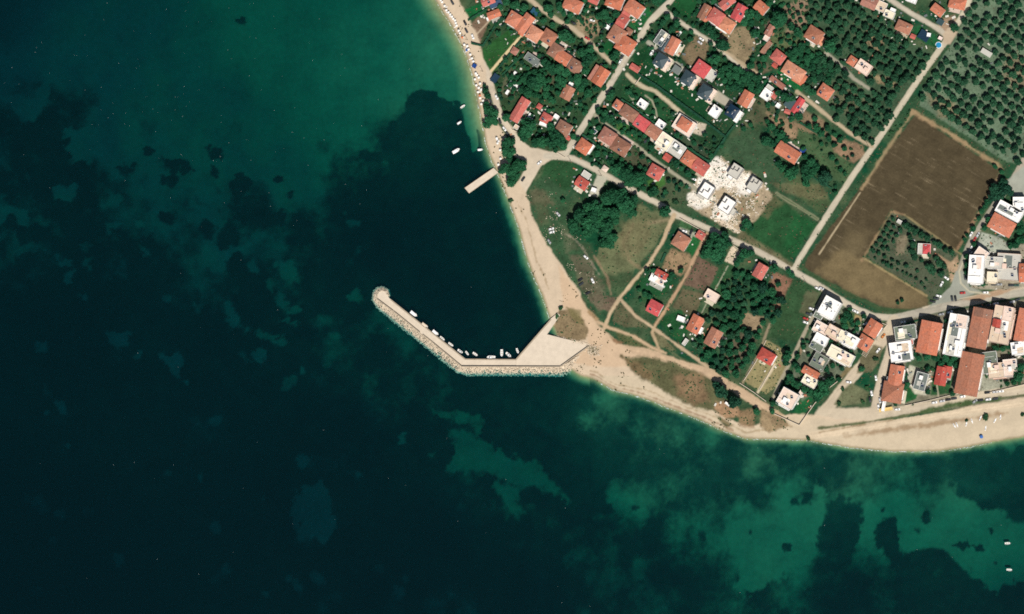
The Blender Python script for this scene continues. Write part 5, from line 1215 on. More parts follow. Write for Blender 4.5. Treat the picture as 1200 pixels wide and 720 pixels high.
def trunk_mesh(seed):
    r = random.Random(seed); mb = MB(); mb.tube((0,0,-.3),(.05,.03,.8),.13,.09,7); 
    for k in range(4):
        a = k*1.57 + r.uniform(-.4,.4); mb.tube((.05,.03,.7),(.45*math.cos(a),.45*math.sin(a),1.25+r.uniform(-.1,.2)),.07,.03,5)
    return mb.mesh('trunk', BARK)
TRUNK = [trunk_mesh(i) for i in range(3)]
NT = {}
def tree(kind, cx, cy, r, label, cat='tree', group=None, name=None, squash=1.0):
    rd = random.Random(int(cx*57 + cy*131)); R_ = r*MPP; gz = max(ground_z(cx, cy), .1)
    nm = name or dict(olive='olive_tree', broad='broadleaf_tree', dark='pine_tree', bush='shrub')[kind]
    lift = dict(olive=1.15, broad=1.35, dark=1.5, bush=.45)[kind]*squash
    zc = R_*lift
    x, y = px(cx, cy, gz + zc); root = empty(nm, (x, y, gz), rd.uniform(0, 6.28)); tag(root, label, cat, group)
    c = link('crown', rd.choice(CROWN[kind]), root); c.location = (0, 0, zc); q = R_*1.08; c.scale = (q*rd.uniform(.84,1.08), q*rd.uniform(.84,1.08), q*rd.uniform(.8,1.08)*squash)
    t_ = link('trunk', rd.choice(TRUNK), root); t_.scale = (R_*.75, R_*.75, zc/1.15)
    NT[nm] = NT.get(nm, 0) + 1
    return root
# what is already taken on the ground
occ = np.zeros((760, 1240), bool); YY, XX = np.mgrid[0:760, 0:1240]; XX = XX - 20.0; YY = YY - 20.0
def occupy(cx, cy, L, Wd, ang, pad=1.0):
    ca, sa = math.cos(math.radians(ang)), math.sin(math.radians(ang)); u = (XX-cx)*ca + (YY-cy)*sa; v_ = -(XX-cx)*sa + (YY-cy)*ca
    occ[(np.abs(u) < L/2+pad) & (np.abs(v_) < Wd/2+pad)] = True
for q in FOOT: occupy(*q)
jj = np.clip(np.searchsorted(ys, YY[:, 0]), 0, len(ys)-1); ii = np.clip(np.searchsorted(xs, XX[0]), 0, len(xs)-1)
cls_px = CLS[np.ix_(jj, ii)]
bare = np.isin(cls_px, (ROAD, PATH, BEACH, FIELD, SEABED))
taken = []
def free(x, y, r, own=.8, ground=True, build=True):
    xi, yi = int(round(x))+20, int(round(y))+20
    if not (0 <= xi < 1240 and 0 <= yi < 760): return False
    k = max(1, int(r*.6))
    if build and occ[max(0,yi-k):yi+k+1, max(0,xi-k):xi+k+1].any(): return False
    if ground and bare[max(0,yi-k+1):yi+k, max(0,xi-k+1):xi+k].any(): return False
    return all((x-a)**2 + (y-b)**2 > ((r+c)*own)**2 for a, b, c in taken)
def plant(kind, x, y, r, *a, **k):
    taken.append((x, y, r)); return tree(kind, x, y, r, *a, **k)

# single trees that stand out
for k, x, y, r, lab in (('broad',972,55,9,'biggest round tree beside the track at the edge of the northern olives'),('broad',847,52,9,'large dark round tree at the corner of the dry plot in the red roofed area'),('broad',912,22,10,'large dark tree at the corner of the sandy yard near the top'),('broad',927,31,5,'small round tree at the edge of the sandy yard near the top'),
        ('broad',885,40,6,'round tree at the east side of the dry plot by the red roofs'),('broad',1118,33,5.2,'round tree standing alone in the sandy yard by the top lane junction'),('broad',952,108,5.2,'round tree on the lawn beside the orange house among the olives'),('broad',880,78,5,'round tree at the end of the dirt lane below the dry plot'),
        ('broad',780,248,8,'single bushy tree on the bend of the main road opposite the dirt track'),('broad',767,224,6,'bushy tree on the south verge of the main road west of the building site'),('bush',792,236,4,'dark bush on the plot just west of the building site'),('broad',907,315,5.6,'round tree beside the pinkish red roofed house by the main road'),
        ('dark',845,460,8.5,'dark pine of the beach pair, northwestern one beside the white hut'),('dark',840,452,6,'dark pine at the very edge of the sand track above the beach hut'),('dark',862,473,8,'dark round pine of the beach pair, southeastern one beside the white hut'),('broad',887,482,4.6,'small round tree on the dry beach plot below the yellow lawn'),
        ('broad',863,438,6,'green tree in the corner of the brown plot beside the yellow lawn'),('broad',923,417,7,'dark green tree at the northeast corner of the yellow lawn'),('broad',922,425,5.5,'lower part of the dark tree pair by the yellow lawn'),('bush',947.5,514,3,'little dark bush at the waterline below the white villa'),
        ('bush',657.5,362,3.6,'bright green bush at the landward end of the quay kerb'),('bush',653,371,3,'smaller green bush hugging the quay kerb'),('bush',598.5,236,3,'lone bush on the sand below the beach trees'),('bush',1155.5,489.5,4,'dark bush among the kayaks on the southern sand'),('bush',1133,493.5,2.2,'small dark bush left of the kayaks'),('bush',1199,486,3,'dark bush at the right edge of the southern sand'),
        ('broad',660,235,3.4,'dark shrub like tree on the rough meadow left of the thicket'),('broad',1010,433,3.6,'round tree on the west corner of the small dirt street island'),('bush',987,456,2.8,'shrub on the west side of the lower grass triangle'),('bush',983.5,473,3.4,'round shrub at the southwest corner of the grass triangle'),('bush',1012,471,3.4,'round shrub at the southeast corner of the grass triangle'),('bush',1016.5,455,3.4,'shrub on the northeast corner of the grass triangle'),('bush',1026,421,3.4,'dark shrub at the north tip of the small dirt street island'),
        ('broad',1060,455,3,'dark tree poking over the long tiled corner building'),('broad',905,473,4,'dark tree outside the lower corner of the yellow lawn'),('broad',632,49,4.2,'round tree in the small yard of the brownish hip roofed house'),('broad',661,16,3.6,'small round tree between two larger ones west of the top dirt yard'),('broad',669,17,4.6,'round tree on the west side of the top dirt yard')):
    plant(k, x, y, r, lab)
def many(kind, pts, lab, group, **kw):
    for p_ in pts:
        plant(kind, p_[0], p_[1], p_[2], lab, group=group, **kw)
many('broad', [(569,107,4.5),(571,113,4),(568,101,3),(573,130,7),(575,140,7.5),(570,124,5),(579,133,6),(571,146,6),(580,142,5)], 'bushy tree of the long clump between the northern sand and the coast road', 'trees between sand and coast road')
many('broad', [(593,168,6.5),(600,167,5),(594,180,7),(600,178,5),(593,174,5),(597,186,5)], 'bushy tree of the second clump on the sand north of the jetty', 'trees of the second beach clump')
many('broad', [(593,198,7.5),(607,195,7.5),(612,192,6),(600,203,7),(601,213,7.5),(606,205,6),(588,201,4.5),(614,198,4)], 'dark tree of the broad clump at the landward end of the jetty', 'trees behind the jetty')
many('broad', [(673,263,8.5),(680,253,8.5),(688,262,9.5),(697,253,9),(687,272,8),(695,266,8),(700,242,9),(707,250,8.5),(711,233,9),(720,230,9.5),(730,227,8),(735,240,10.5),(740,249,7),(728,236,8.5),(718,250,8),(713,264,8.5),(710,273,8),(707,285,6.5),(715,287,7),(717,278,7),(674,271,6.5),(704,260,7),(722,258,6),(744,234,6),(690,244,6.5)], 'dark tree packed into the big thicket beside the dry meadow', 'trees of the big thicket', name='thicket_tree')
many('broad', [(838,278,6.5),(850,278,6),(843,287,8.5),(830,293,7.5),(838,300,8.5),(845,295,7),(834,285,6),(852,286,6),(826,299,5.5),(843,306,6)], 'leafy tree of the square grove next to the beige patio by the main road', 'trees of the square grove')
many('broad', [(873,297,7),(868,304,5.5),(863,309,4),(880,296,5),(875,262,6),(871,268,4),(880,268,4.5)], 'leafy tree on the verge just below the main road', 'trees on the main road verge')
many('broad', [(665,43,6.5),(683,62,7),(692,58,5.5),(688,72,7.5),(695,68,5),(665,26,4),(642,9,6),(656,8,6),(645,17,5),(663,42,8),(670,47,5),(604,7,6),(615,9,5),(637,25,4.5),(647,30,4),(594,3,5),(586,9,4)], 'garden tree around the northernmost orange roofs', 'garden trees at the north')
many('broad', [(722,63,6),(718,67,4.5),(708,17,6.5),(702,19,5.5),(722,17,5.5),(715,24,5),(718,33,4),(770,2,7),(763,43,4.5),(782,20,4.5),(793,27,5.5),(787,34,5),(770,65,4.5),(777,26,4)], 'garden tree near the bright lawn and the dirt yard', 'garden trees around the bright lawn')
many('broad', [(837,70,7),(833,36,7),(824,34,5),(838,43,5.5),(829,28,4),(878,17,6.5),(887,18,5.5),(872,26,5),(880,27,5),(895,68,4.5),(902,62,3.5),(935,38,5.5),(920,18,5),(938,25,3),(915,7,3),(920,115,6.5),(913,110,4.5),(928,116,4)], 'garden tree among the red roofs in the upper middle', 'garden trees in the upper middle')
many('broad', [(593,138,5.5),(617,143,6.5),(623,148,8.5),(616,155,7.5),(613,162,6),(611,156,5),(628,167,6),(636,166,7.5),(646,167,8.5),(655,165,7.5),(660,171,5.5),(650,158,7),(645,150,6),(672,160,4),(667,127,4.5),(647,117,6),(640,112,5),(638,74,5.5),(645,78,6.5),(655,82,6.5),(664,86,5.5),(633,91,6.5),(625,97,7.5),(620,108,7.5),(630,101,6.5),(638,96,5),(655,92,5),(660,97,5.5),(641,103,5)], 'tree in the dense gardens west of the main lane', 'garden trees west of the main lane')
many('broad', [(678,93,6.5),(670,92,4.5),(687,83,5),(685,98,5),(699,104,5),(690,110,6),(680,104,5),(714,113,5),(718,109,4.5),(709,133,5),(702,130,4.5),(715,139,5.5),(707,140,5)], 'garden tree along the lower stretch of the main lane', 'garden trees by the lower main lane')
many('broad', [(723,200,7.5),(733,205,8.5),(743,208,8.5),(750,213,6.5),(727,194,5.5),(716,190,5),(738,198,5),(755,206,5),(763,227,4.5),(738,214,6)], 'tree of the thick belt along the north side of the main road', 'trees along the main road')
many('broad', [(763,173,4.5),(742,156,4.5),(700,180,4),(793,192,4.5),(806,204,4.5),(798,197,3.5),(702,172,3.5),(716,183,3.5),(753,184,4),(677,163,3.5)], 'small garden tree between the grey lane and the joined roofs', 'garden trees by the grey lane')
many('broad', [(910,155,4),(904,148,4.5),(898,165,6),(905,168,5),(916,158,6),(922,164,5),(912,192,5),(918,198,6),(925,205,8),(932,200,6),(944,198,6),(950,190,6),(957,196,6),(945,207,6),(952,203,5),(945,215,5),(936,137,5),(928,140,4),(880,146,3.5),(871,151,3.5)], 'bushy tree around the plain orange house in the meadow', 'trees around the meadow house')
plant('dark', 967, 210, 8.5, 'large dark round tree by the field road east of the meadow house')
plant('broad', 979, 227, 3.4, 'small tree at the field road gate of the meadow')
many('broad', [(958,150,5),(963,157,4.5),(948,148,4),(970,150,4),(978,158,3.5),(985,165,4),(990,175,3.5),(975,185,4)], 'scrubby tree scattered on the bare plots west of the field road', 'scrubby trees west of the field road')
many('dark', [(1165,222,6.5),(1171,229,7),(1178,222,7),(1163,231,5.5),(1176,215,5.5),(1183,226,4.5)], 'big dark tree at the bend above the red orange building', 'dark trees at the right')
many('broad', [(1157,237,4),(1151,248,3.5),(1147,256,3),(1140,268,3.6),(1133,276,2.6),(1130,281,2.6),(1154,242,3),(1174,202,3),(1166,196,3)], 'small roadside tree between the curving street and the field', 'roadside trees along the curving street')
many('broad', [(1158,258,4),(1154,267,3.5),(1196,270,6),(1197,282,6),(1191,287,5),(1184,288,4),(1195,262,5),(1133,311,4),(1133,301,4),(1132,320,3),(1147,333,3.4),(1152,334,3),(1141,287,3.4)], 'green tree squeezed between the buildings at the right edge', 'trees between the right hand buildings')
many('broad', [(1077,420,4),(1087,418,5),(1097,420,5),(1108,420,4.5),(1118,419,5),(1120,428,4.5),(1072,416,3.5),(1103,427,4),(1114,425,4)], 'leafy tree in the courtyard row behind the apartment blocks', 'courtyard trees')
many('broad', [(1197,432,6),(1194,441,7),(1180,450,3.6),(1190,434,5),(1167,408,4),(1175,409,4),(1182,406,3.6),(1190,398,3),(1188,448,4)], 'leafy tree around the beige seafront buildings', 'trees by the beige seafront buildings')
many('broad', [(993,368,4.5),(997,374,4.5),(989,376,4.5),(999,380,3.6),(1006,379,3.5),(1012,371,3.5),(990,383,4),(1004,385,3.5)], 'garden tree between the white corner block and the pergola house', 'courtyard trees at the road bend')
many('broad', [(935,418,4),(931,427,4),(935,433,4.6),(927,443,5),(931,449,4.5),(968,432,4),(973,447,6.5),(965,452,6.5),(960,462,6.5),(957,467,5.5),(968,460,5),(943,456,5),(935,452,5),(950,461,5),(942,407,3.6),(975,405,3.6),(981,406,3.2),(905,482,3.5),(910,473,3.5)], 'dark garden tree around the white villa near the beach corner', 'trees around the white villa')
many('broad', [(924,318,3.5),(928,323,3.5),(912,334,4),(759,318,4),(766,318,3.5),(788,322,4),(798,317,4),(756,345,3.5),(762,348,4),(781,333,3.5),(784,327,3.5),(751,352,3),(749,340,3.4),(787,388,2.6),(1057,352,2.6),(1052,355,2.4)], 'small tree on the plots between the dirt tracks', 'small trees between the dirt tracks')
many('broad', [(887,395,4.6),(882,405,5),(880,413,5),(874,422,5.5),(870,430,4.5),(890,388,3.4)], 'tree of the row beside the narrow lane at the yellow lawn', 'trees of the lane row')
# the packed orchard south of the main road
HP = [(858,314),(880,325),(900,336),(918,348),(915,365),(900,384),(885,396),(868,425),(848,440),(826,426),(812,405),(822,394),(832,386),(828,372),(842,360),(845,342)]
n_ = 0
for _ in range(6000):
    x, y = random.uniform(808,920), random.uniform(312,442); r = random.uniform(3.6, 6.2)
    if inside(HP, np.array(x), np.array(y)) and not inside([(872,366),(895,372),(892,392),(868,382)], np.array(x), np.array(y)) and free(x, y, r, .84): plant(random.choice(('broad','broad','olive','dark')), x, y, r, 'tree of the packed dark orchard south of the main road', group='trees of the packed orchard', name='orchard_tree'); n_ += 1
# olive groves on their planting grids
def grove(P, ox_, oy_, a, b_, r0, r1, jit, keep, lab, group, cap, kind='olive', name=None):
    k = 0
    for i in range(-40, 41):
        for j in range(-40, 41):
            x, y = ox_ + i*a[0] + j*b_[0] + random.uniform(-jit,jit), oy_ + i*a[1] + j*b_[1] + random.uniform(-jit,jit); r = random.uniform(r0, r1)
            if not inside(P, np.array(x), np.array(y)) or random.random() > keep or k >= cap: continue
            if not free(x, y, r*.8, .5): continue
            plant(kind, x, y, r, lab, group=group, name=name); k += 1
    return k
ge = grove(GROVE_E, 1127, 47, (8.6,5.8), (5.8,-8.4), 3.8, 5.1, .8, .95, 'round olive tree on the planting grid of the eastern grove', 'olive trees of the eastern grove', 190)
gn = grove(GROVE_N, 1020, 60, (8.4,5.6), (5.4,-8.2), 3.6, 5.7, 1.2, .94, 'olive tree of the denser northern grove', 'olive trees of the northern grove', 170, name='olive_tree')
many('olive', [(1047,257,2.8),(1042,263,2.8),(1048,266,3),(1055,270,3),(1039,269,3),(1045,273,3),(1051,276,3),(1036,275,2.8),(1042,278,2.6),(1047,283,2.8),(1032,281,3),(1037,285,3),(1027,287,2.6),(1035,291,3),(1041,292,3),(1023,294,3.2),(1030,297,3.2),(1037,301,3),(1026,303,1.8),(1040,311,3.4),(1045,313,2.6),(1052,317,1.8),(1046,305,2.6),(1053,309,2.8),(1062,312,3.2),(1058,319,1.8),(1063,321,1.8),(1068,324,2),(1075,318,2.4),(1074,327,2),(1035,308,2.4),(1080,332,2),(1084,338,2),(1086,328,2.2)], 'small well spaced tree in the fenced orchard inside the field', 'small trees of the field orchard', name='young_orchard_tree')
many('olive', [(1061,264,4.6),(1067,268,4.6),(1073,272,4.6),(1067,278,3.8),(1070,287,4.4),(1068,295,4.4),(1072,302,4.4),(1080,276,4.6),(1087,280,4.6),(1095,285,4),(1101,288,4.2),(1108,293,4),(1116,296,4.2),(1089,298,3.6),(1089,313,5),(1101,309,4.6),(1093,318,4.6),(1103,321,4.6),(1107,312,4.2),(1080,305,2.8),(1097,303,3.4)], 'larger dark tree along the border and hut of the field orchard', 'larger trees of the field orchard', name='orchard_border_tree')
many('bush', [(1061,141,1.8),(1056,147,1.8),(1052,152,1.6),(1050,148,1.6),(1045,155,2.6),(1042,160,1.6),(1064,135,1.8),(1066,130,2)], 'small bush in the line along the upper field road', 'bushes along the field road')
for P_, lab_, cnt_ in (([(842,82),(858,76),(872,82),(892,90),(892,108),(880,116),(862,106),(846,92)],'tree of the dense garden plot between the coral roof and the thin pink range',40),
        ([(924,62),(940,54),(958,62),(985,84),(972,98),(955,96),(940,78),(926,72)],'tree of the wooded strip above the vivid green lawn',26),
        ([(590,92),(622,84),(660,84),(664,104),(640,120),(612,114)],'tree in the leafy gardens around the caravan yard',22)):
    k_ = 0; q_ = np.array(P_)
    for _ in range(1500):
        x, y, r = random.uniform(q_[:,0].min(), q_[:,0].max()), random.uniform(q_[:,1].min(), q_[:,1].max()), random.uniform(3.2, 5.2)
        if k_ < cnt_ and inside(P_, np.array(x), np.array(y)) and free(x, y, r, .62): plant('broad', x, y, r, lab_, group=lab_.replace('tree ', 'trees ', 1), name='garden_tree'); k_ += 1
# smaller garden growth, random but kept off roofs, roads and lawns
ZG = [([(566,15),(612,2),(660,25),(712,75),(660,178),(628,172),(600,150),(585,115)], 'green shrub in the gardens between the coast road and the main lane', 120), ([(665,0),(780,-6),(735,62),(690,135),(668,130),(712,76)], 'green shrub in the gardens around the bright lawn', 60),
      ([(790,-6),(945,-6),(950,60),(905,125),(885,120),(845,100),(740,60)], 'green shrub in the gardens of the red roofed cluster', 130), ([(690,140),(740,100),(850,165),(815,215),(770,236),(672,184)], 'green shrub in the gardens along the joined roofs', 110),
      ([(885,118),(935,118),(1010,185),(985,225),(940,190),(880,150)], 'green shrub on the open plots west of the field road', 44), ([(965,345),(1030,378),(985,445),(935,490),(912,460)], 'green shrub between the blocks at the road bend', 26), ([(1045,380),(1205,355),(1205,460),(1035,480)], 'green shrub in the courts of the right hand blocks', 26)]
for P, lab, cnt in ZG:
    a = np.array(P); k = 0
    for _ in range(cnt*30):
        if k >= cnt: break
        x, y = random.uniform(a[:,0].min(), a[:,0].max()), random.uniform(a[:,1].min(), a[:,1].max()); r = random.uniform(1.4, 3.0)
        if y < -6 or not inside(P, np.array(x), np.array(y)) or not free(x, y, r, .9): continue
        if any(inside(Q, np.array(x), np.array(y)) for Q in LAWNS): continue
        
        if random.random() < .45: r *= 1.35; l2 = lab.replace('green shrub', 'young leafy tree'); plant('broad', x, y, r, l2, group=l2.replace('tree', 'trees', 1), name='young_garden_tree')
        else: plant(random.choice(('bush', 'bush', 'dark')), x, y, r, lab, group=lab.replace('green shrub', 'green shrubs'), name='shrub')
        k += 1
print('trees', NT, 'orchard', n_, 'east', ge, 'north', gn)

print(NT)
def hedge(P, wpx, h, label):
    gz = ground_z(*P[len(P)//2]); root = empty('hedge', (*px(*P[0], gz), gz)); tag(root, label, 'hedge')
    ox_, oy_ = root.location.x, root.location.y
    q = [Vector((px(x, y, gz)[0]-ox_, px(x, y, gz)[1]-oy_)) for x, y in P]; hw = wpx*MPP/2
    mb = MB(); lm = MB()
    for a, b_ in zip(q[:-1], q[1:]):
        L_ = (b_-a).length; d = (b_-a)/L_; nn = Vector((-d.y, d.x)); k = max(2, int(L_/1.2))
        for i in range(k):
            c = a + d*(i+.5)*L_/k; rr = random.uniform(.85,1.15)
            for _ in range(9):
                s_ = random.uniform(.25,.5); p_ = c + d*random.uniform(-.7,.7) + nn*random.uniform(-hw,hw)*rr; z = random.uniform(.3,1)*h*rr + .1
                n3 = Vector((random.gauss(0,.5), random.gauss(0,.5), .8)).normalized(); u = n3.orthogonal().normalized(); w = n3.cross(u)
                c3 = Vector((p_.x, p_.y, z)); lm.add([c3-u*s_, c3-w*s_*.7, c3+u*s_, c3+w*s_*.7], [(0,1,2,3)])
            jit = lambda: random.uniform(.82,1.05)
            e = d*L_/k*.62
            mb.add([(*(c-e-nn*hw*jit()),-.1),(*(c+e-nn*hw*jit()),-.1),(*(c+e+nn*hw*jit()),-.1),(*(c-e+nn*hw*jit()),-.1),(*(c-e-nn*hw*.8*jit()),h*.92*jit()),(*(c+e-nn*hw*.8*jit()),h*.92*jit()),(*(c+e+nn*hw*.8*jit()),h*.92*jit()),(*(c-e+nn*hw*.8*jit()),h*.92*jit())], [(0,3,2,1),(4,5,6,7),(0,1,5,4),(1,2,6,5),(2,3,7,6),(3,0,4,7)])
    mb.build('stems', LEAF['dark'], root); lm.build('leaves', LEAF['broad'], root)
hedge([(748,87),(770,101),(795,119),(820,137),(851,161)], 3.2, 3.0, 'long dark hedge running down the green side of the slate roofed gardens')
hedge([(851,161),(841,176),(832,190)], 3, 2.8, 'dark hedge closing the bare garden next to the building site')
hedge([(851,160),(858,151),(866,142)], 2.6, 2.4, 'dark hedge below the blue slate roofed house')
hedge([(729,117),(742,125),(763,141),(782,156),(802,171),(832,190)], 2.8, 3.0, 'long dark hedge behind the joined row of roofs')
hedge([(683,158),(697,167),(711,176)], 2.6, 2.2, 'dark hedge between the corner house and the covered pool plot')
hedge([(904,88),(918,99),(931,108)], 2.6, 2.4, 'dark hedge at the lower edge of the vivid green lawn')
hedge([(610,49),(596,66),(585,80)], 2.2, 2.2, 'dark hedge along the sand coloured garden path')
hedge([(589,88),(603,74),(614,64)], 2.2, 2.2, 'dark hedge behind the caravan yard')
hedge([(549,24),(560,17),(571,11)], 2, 2.0, 'dark hedge along the lawn by the coast road')
hedge([(780,297),(775,308)], 3, 2.0, 'short hedge between the dirt track and the straw coloured plot')
hedge([(553,51),(566,54),(580,32),(588,22)], 2.4, 2.2, 'uneven hedge between the brown plot and the dark green field')
hedge([(940,199),(958,211),(975,221)], 2.2, 1.8, 'scrubby hedge along the lower fence of the meadow')
hedge([(938,144),(952,153),(966,160)], 2.6, 2.0, 'scrubby hedge between the bare plot and the long meadow')
hedge([(1060,380),(1078,375)], 1.6, 1.2, 'low hedge on the kerb before the grey green block')
WSTONE = surf('garden_wall_render', alb(214,204,186), .9, .14, .6)
def wall(P, h, label, w=.3):
    gz = ground_z(*P[0]); root = empty('garden_wall', (*px(*P[0], gz), gz)); tag(root, label, 'wall')
    ox_, oy_ = root.location.x, root.location.y; q = [(px(x, y, gz)[0]-ox_, px(x, y, gz)[1]-oy_) for x, y in P]
    for i in range(len(q)-1):
        mb = MB(); wall_mb(mb, q[i:i+2], w, -.3, h-.002*i); mb.build('wall_panel', WSTONE, root)
        mb = MB(); wall_mb(mb, q[i:i+2], w+.12, h-.002*i+.002, h+.1-.003*i); mb.build('coping', CONC, root)
for P, h, lab in (([(903,483),(937,498.5),(955,473),(968,458),(987,443)], 1.6, 'white boundary wall round the lawn of the big white villa'), ([(867,449),(883,459.5),(898,470.5)], 1.4, 'pale wall along the lower edge of the yellow lawn'),
        ([(1061,475.5),(1087,470),(1117,462.5),(1141,458.5)], 1.3, 'pale wall along the landward side of the seafront road'), ([(797,256),(811,264),(826,272)], 1.4, 'pale wall between the small green lawn and the main road'), ([(1018,374),(1040,381),(1030,392)], 1.2, 'low wall around the pergola house on the road corner'),
        ([(836,80),(847,88),(839,98)], 1.5, 'pale wall enclosing the grey court beside the coral roof'), ([(860,288),(868,294)], 1.3, 'short white gate wall of the beige patio'), ([(898,399),(886,424),(872,446)], 1.0, 'thin wall along the narrow lane beside the yellow lawn'), ([(906,429),(890,458)], .8, 'low white edging of the path down the yellow lawn'), ([(1160,460),(1178,456),(1204,450)], 1.2, 'pale wall before the beige seafront buildings'),
        ([(753,88),(745,99)], 1.3, 'pale wall at the gate of the curling garden path'), ([(590,133),(600,152),(611,157)], 1.2, 'pale wall round the garden of the long pinkish red building'), ([(662,184.5),(652,178.5)], 1.0, 'short wall on the corner of the wide junction')):
    wall(P, h, lab)

# ------------------------------------------------------------------ utility poles along the roads
pm = MB(); pm.tube((0,0,-.4),(0,0,8.5),.17,.11,8); UPOLE = pm.mesh('pole', surf('creosoted_wood', (.16,.12,.085), .9, .2, 2))
pm = MB(); pm.box(-.9,.9,-.06,.06,7.9,8.05); [pm.tube((u,0,8.05),(u,0,8.25),.05,.04,6) for u in (-.8,-.3,.3,.8)]; UARM = pm.mesh('crossarm', surf('creosoted_wood', (.16,.12,.085), .9, .2, 2))
for x, y, d in ((669,189,60),(705,206,60),(742,226,60),(781,247,60),(838,276,65),(872,292,65),(905,311,65),(944,330,60),(978,352,60),(694,118,-55),(722,79,-55),(749,38,-55),(945,283,-60),(968,246,-60),(992,209,-60),(1018,172,-60),(1044,134,-60),(1070,94,-60),(1096,57,-60),(590,131,65),(566,84,60),(548,47,60)):
    gz = ground_z(x, y); root = empty('utility_pole', (*px(x, y, gz), gz), math.radians(-d)+1.57); tag(root, 'wooden utility pole standing at the edge of a village road', 'pole', 'utility poles along the roads')
    link('pole', UPOLE, root); link('crossarm', UARM, root)
# ------------------------------------------------------------------ rough growth, stones, foam and pale flecks (nobody could count these)
def scatter(n, test):
    out = []
    while len(out) < n:
        x = rng.uniform(500, 1205, 4000); y = rng.uniform(-8, 530, 4000)
        i_ = np.clip(np.searchsorted(xs, x), 0, len(xs)-1); j_ = np.clip(np.searchsorted(ys, y), 0, len(ys)-1)
        ok = test(x, y, CLS[j_, i_], N18[j_, i_], N10[j_, i_]) & ~occ[np.clip((y+20).astype(int),0,759), np.clip((x+20).astype(int),0,1239)]
        out += list(zip(x[ok], y[ok], H[j_, i_][ok]))
    return out[:n]
def tufts(name, pts, mats, s0, s1, label, cat):
    n = len(pts); p_ = np.array([(*px(x, y, z), z) for x, y, z in pts]); k = 6
    s = rng.uniform(s0, s1, (n, 1, 1)); a = rng.uniform(0, 6.283, (n, k, 1)); rad = rng.uniform(.1, .7, (n, k, 1))*s
    c = p_[:, None, :] + np.concatenate([np.cos(a)*rad, np.sin(a)*rad, rng.uniform(.25, .6, (n, k, 1))*s], -1)
    nn = np.concatenate([np.cos(a)*.6, np.sin(a)*.6, np.ones((n, k, 1))], -1) + rng.normal(size=(n, k, 3))*.25; nn /= np.linalg.norm(nn, axis=-1)[..., None]
    u = np.cross(nn, np.array([.3, .9, .1])); u /= np.linalg.norm(u, axis=-1)[..., None]; v_ = np.cross(nn, u); h_ = s*.55
    V_ = np.stack([c-u*h_, c-v_*h_*.7, c+u*h_, c+v_*h_*.7], 2).reshape(-1, 3)
    o = link(name, np_mesh(name, V_, np.arange(n*k*4).reshape(-1, 4), mats)); tag(o, label, cat, kind='stuff')
meadow_test = lambda x, y, c, n1, n2: (c == GROUND) & (n1 > -.15) & ((x < 930) | (y < 345))
tufts('rough_grass', scatter(5200, meadow_test), [LEAF['bush']], .3, 1.0, 'rough green tufts and weeds over the meadows and plots', 'weeds')
tufts('dry_scrub', scatter(3000, lambda x, y, c, n1, n2: (c == GROUND) & (n1 < .1)), [leaf_mat('dry_stalks', (.10,.075,.04), (.19,.15,.09))], .25, .8, 'straw coloured dry scrub over the bare plots', 'scrub')
tufts('beach_weed', scatter(260, lambda x, y, c, n1, n2: (c == BEACH) & (n1 > .12) & (n2 > .1) & (x < 940)), [leaf_mat('beach_stalks', (.06,.06,.025), (.13,.12,.06))], .3, .9, 'sparse brownish weed dotted over the sand', 'weeds')
def stones(name, n, test, s0, s1, mat_, label):
    pts_ = [(*px(x, y, z), z+.05, random.uniform(s0, s1)) for x, y, z in scatter(n, test)]
    o = link(name, rocks_mesh(name, pts_, [mat_])); tag(o, label, 'stones', kind='stuff')
SITE = [(845,183),(860,195),(885,205),(902,224),(888,252),(865,274),(842,262),(805,240),(815,212),(832,196)]
stones('rubble', 800, lambda x, y, c, n1, n2: inside(SITE, x, y) & (n2 > -.1), .2, .75, surf('white_rubble', alb(240,228,208), .95, .2, .5), 'broken white rubble strewn over the building site')
stones('shore_stones', 170, lambda x, y, c, n1, n2: inside([(614,222),(642,205),(662,240),(690,300),(704,345),(690,350),(655,320),(640,285)], x, y) & (n2 > .1), .15, .5, STONE, 'pale stones strewn over the shore meadow')
stones('shore_stones', 260, lambda x, y, c, n1, n2: inside([(686,404),(706,404),(702,418),(690,420)], x, y) | inside([(640,390),(690,402),(690,406),(640,394)], x, y), .2, .7, STONE, 'pale stones heaped at the landward end of the breakwater wall')
def clutter(name, n, mat_, label):
    mb = MB(); k = 0
    while k < n:
        f = random.choice(FOOT); x, y = f[0] + random.uniform(-16,16), f[1] + random.uniform(-14,14)
        xi, yi = int(round(x))+20, int(round(y))+20
        if not (0 <= xi < 1240 and 0 <= yi < 700) or occ[yi, xi] or bare[yi, xi]: continue
        gz = ground_z(x, y); wx, wy = px(x, y, gz); a = random.random()*3.14; l_, w_, h_ = random.uniform(.4,1.5), random.uniform(.3,.9), random.uniform(.3,1.1)
        co = [(wx + u*l_*math.cos(a) - v_*w_*math.sin(a), wy + u*l_*math.sin(a) + v_*w_*math.cos(a)) for u, v_ in ((-1,-1),(1,-1),(1,1),(-1,1))]
        mb.prism(co, gz-.1, gz+h_); k += 1
    o = mb.build(name, mat_); tag(o, label, 'clutter', kind='stuff')
clutter('yard_clutter', 420, surf('pale_crates', alb(226,220,206), .8, .25, .8), 'pale odds and ends standing about the yards around the houses')
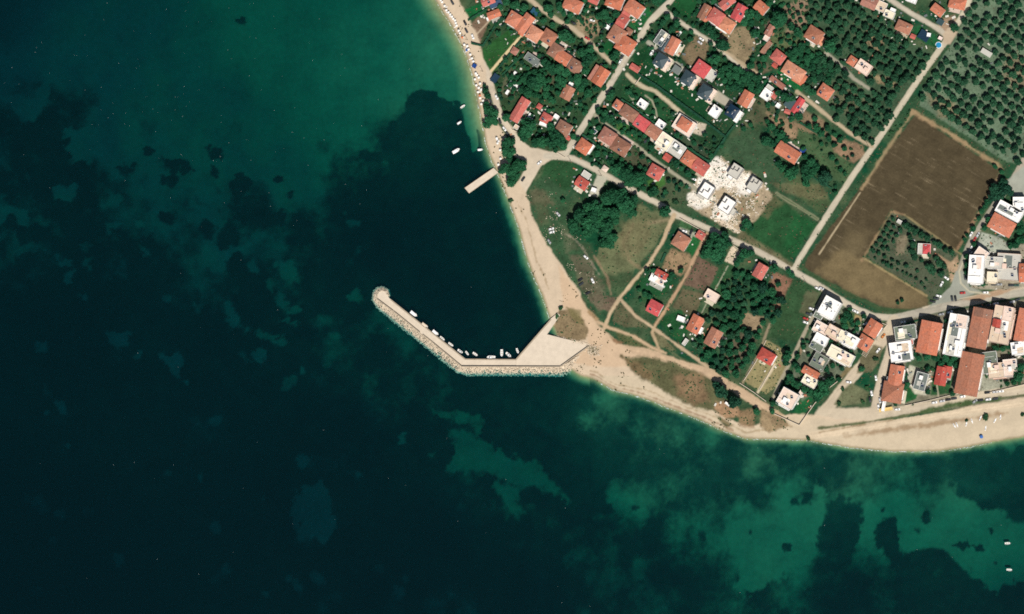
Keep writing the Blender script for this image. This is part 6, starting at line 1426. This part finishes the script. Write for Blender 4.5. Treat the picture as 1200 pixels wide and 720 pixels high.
clutter('yard_clutter', 130, surf('terracotta_pots', alb(178,120,92), .85, .25, .8), 'reddish pots and stacked tiles standing about the yards around the houses')
clutter('yard_clutter', 200, surf('grey_junk', alb(110,118,116), .8, .25, .8), 'grey odds and ends standing about the yards around the houses')
fm = MB()  # pale flecks on open water, then swash foam along the sand
for _ in range(230):
    x = random.gauss(230, 110) if random.random() < .6 else random.uniform(0, 1190); y = random.gauss(110, 70) if x < 450 and random.random() < .8 else random.uniform(10, 715)
    if x < 2 or y < 2 or not inside(LAND, np.array(x), np.array(y)) is not True and float(-sdf(LAND, np.array([x]), np.array([y]))[0]) > -6: continue
    wx, wy = px(x, y, .02); s_ = random.uniform(.08, .2); a = random.random()*6.28
    fm.add([(wx+s_*random.uniform(.6,1.3)*math.cos(a+q*1.257), wy+s_*random.uniform(.5,1)*math.sin(a+q*1.257), .03) for q in range(5)], [(0,1,2,3,4)])
for (x0, y0), (x1, y1) in zip(COAST[3:44], COAST[4:45]):          # broken swash line along the sand
    if 640 < x0 < 685 and y0 > 350: continue
    L_ = math.hypot(x1-x0, y1-y0); nx_, ny_ = (y0-y1)/L_, (x1-x0)/L_
    for _ in range(int(L_*.55)):
        t_ = random.random(); off = random.uniform(-.2, 1.3); X, Y = x0+(x1-x0)*t_+nx_*off, y0+(y1-y0)*t_+ny_*off
        if float(sdf(LAND, np.array([X]), np.array([Y]))[0]) < .1: continue
        wx, wy = px(X, Y, .02); l_ = random.uniform(.5, 1.6); h_ = random.uniform(.08, .2); th = math.atan2(-(y1-y0), x1-x0) + random.uniform(-.15,.15)
        fm.add([(wx+u*l_*math.cos(th)-v_*h_*math.sin(th), wy+u*l_*math.sin(th)+v_*h_*math.cos(th), .03) for u, v_ in ((-1,0),(-.4,-1),(.5,-.8),(1,.1),(.3,1),(-.5,.8))], [(0,1,2,3,4,5)])
o = fm.build('foam_and_flecks', surf('foam', (.55,.62,.6), .9, .1)); tag(o, 'swash foam along the sand and tiny pale flecks over the sea', 'foam', kind='stuff')
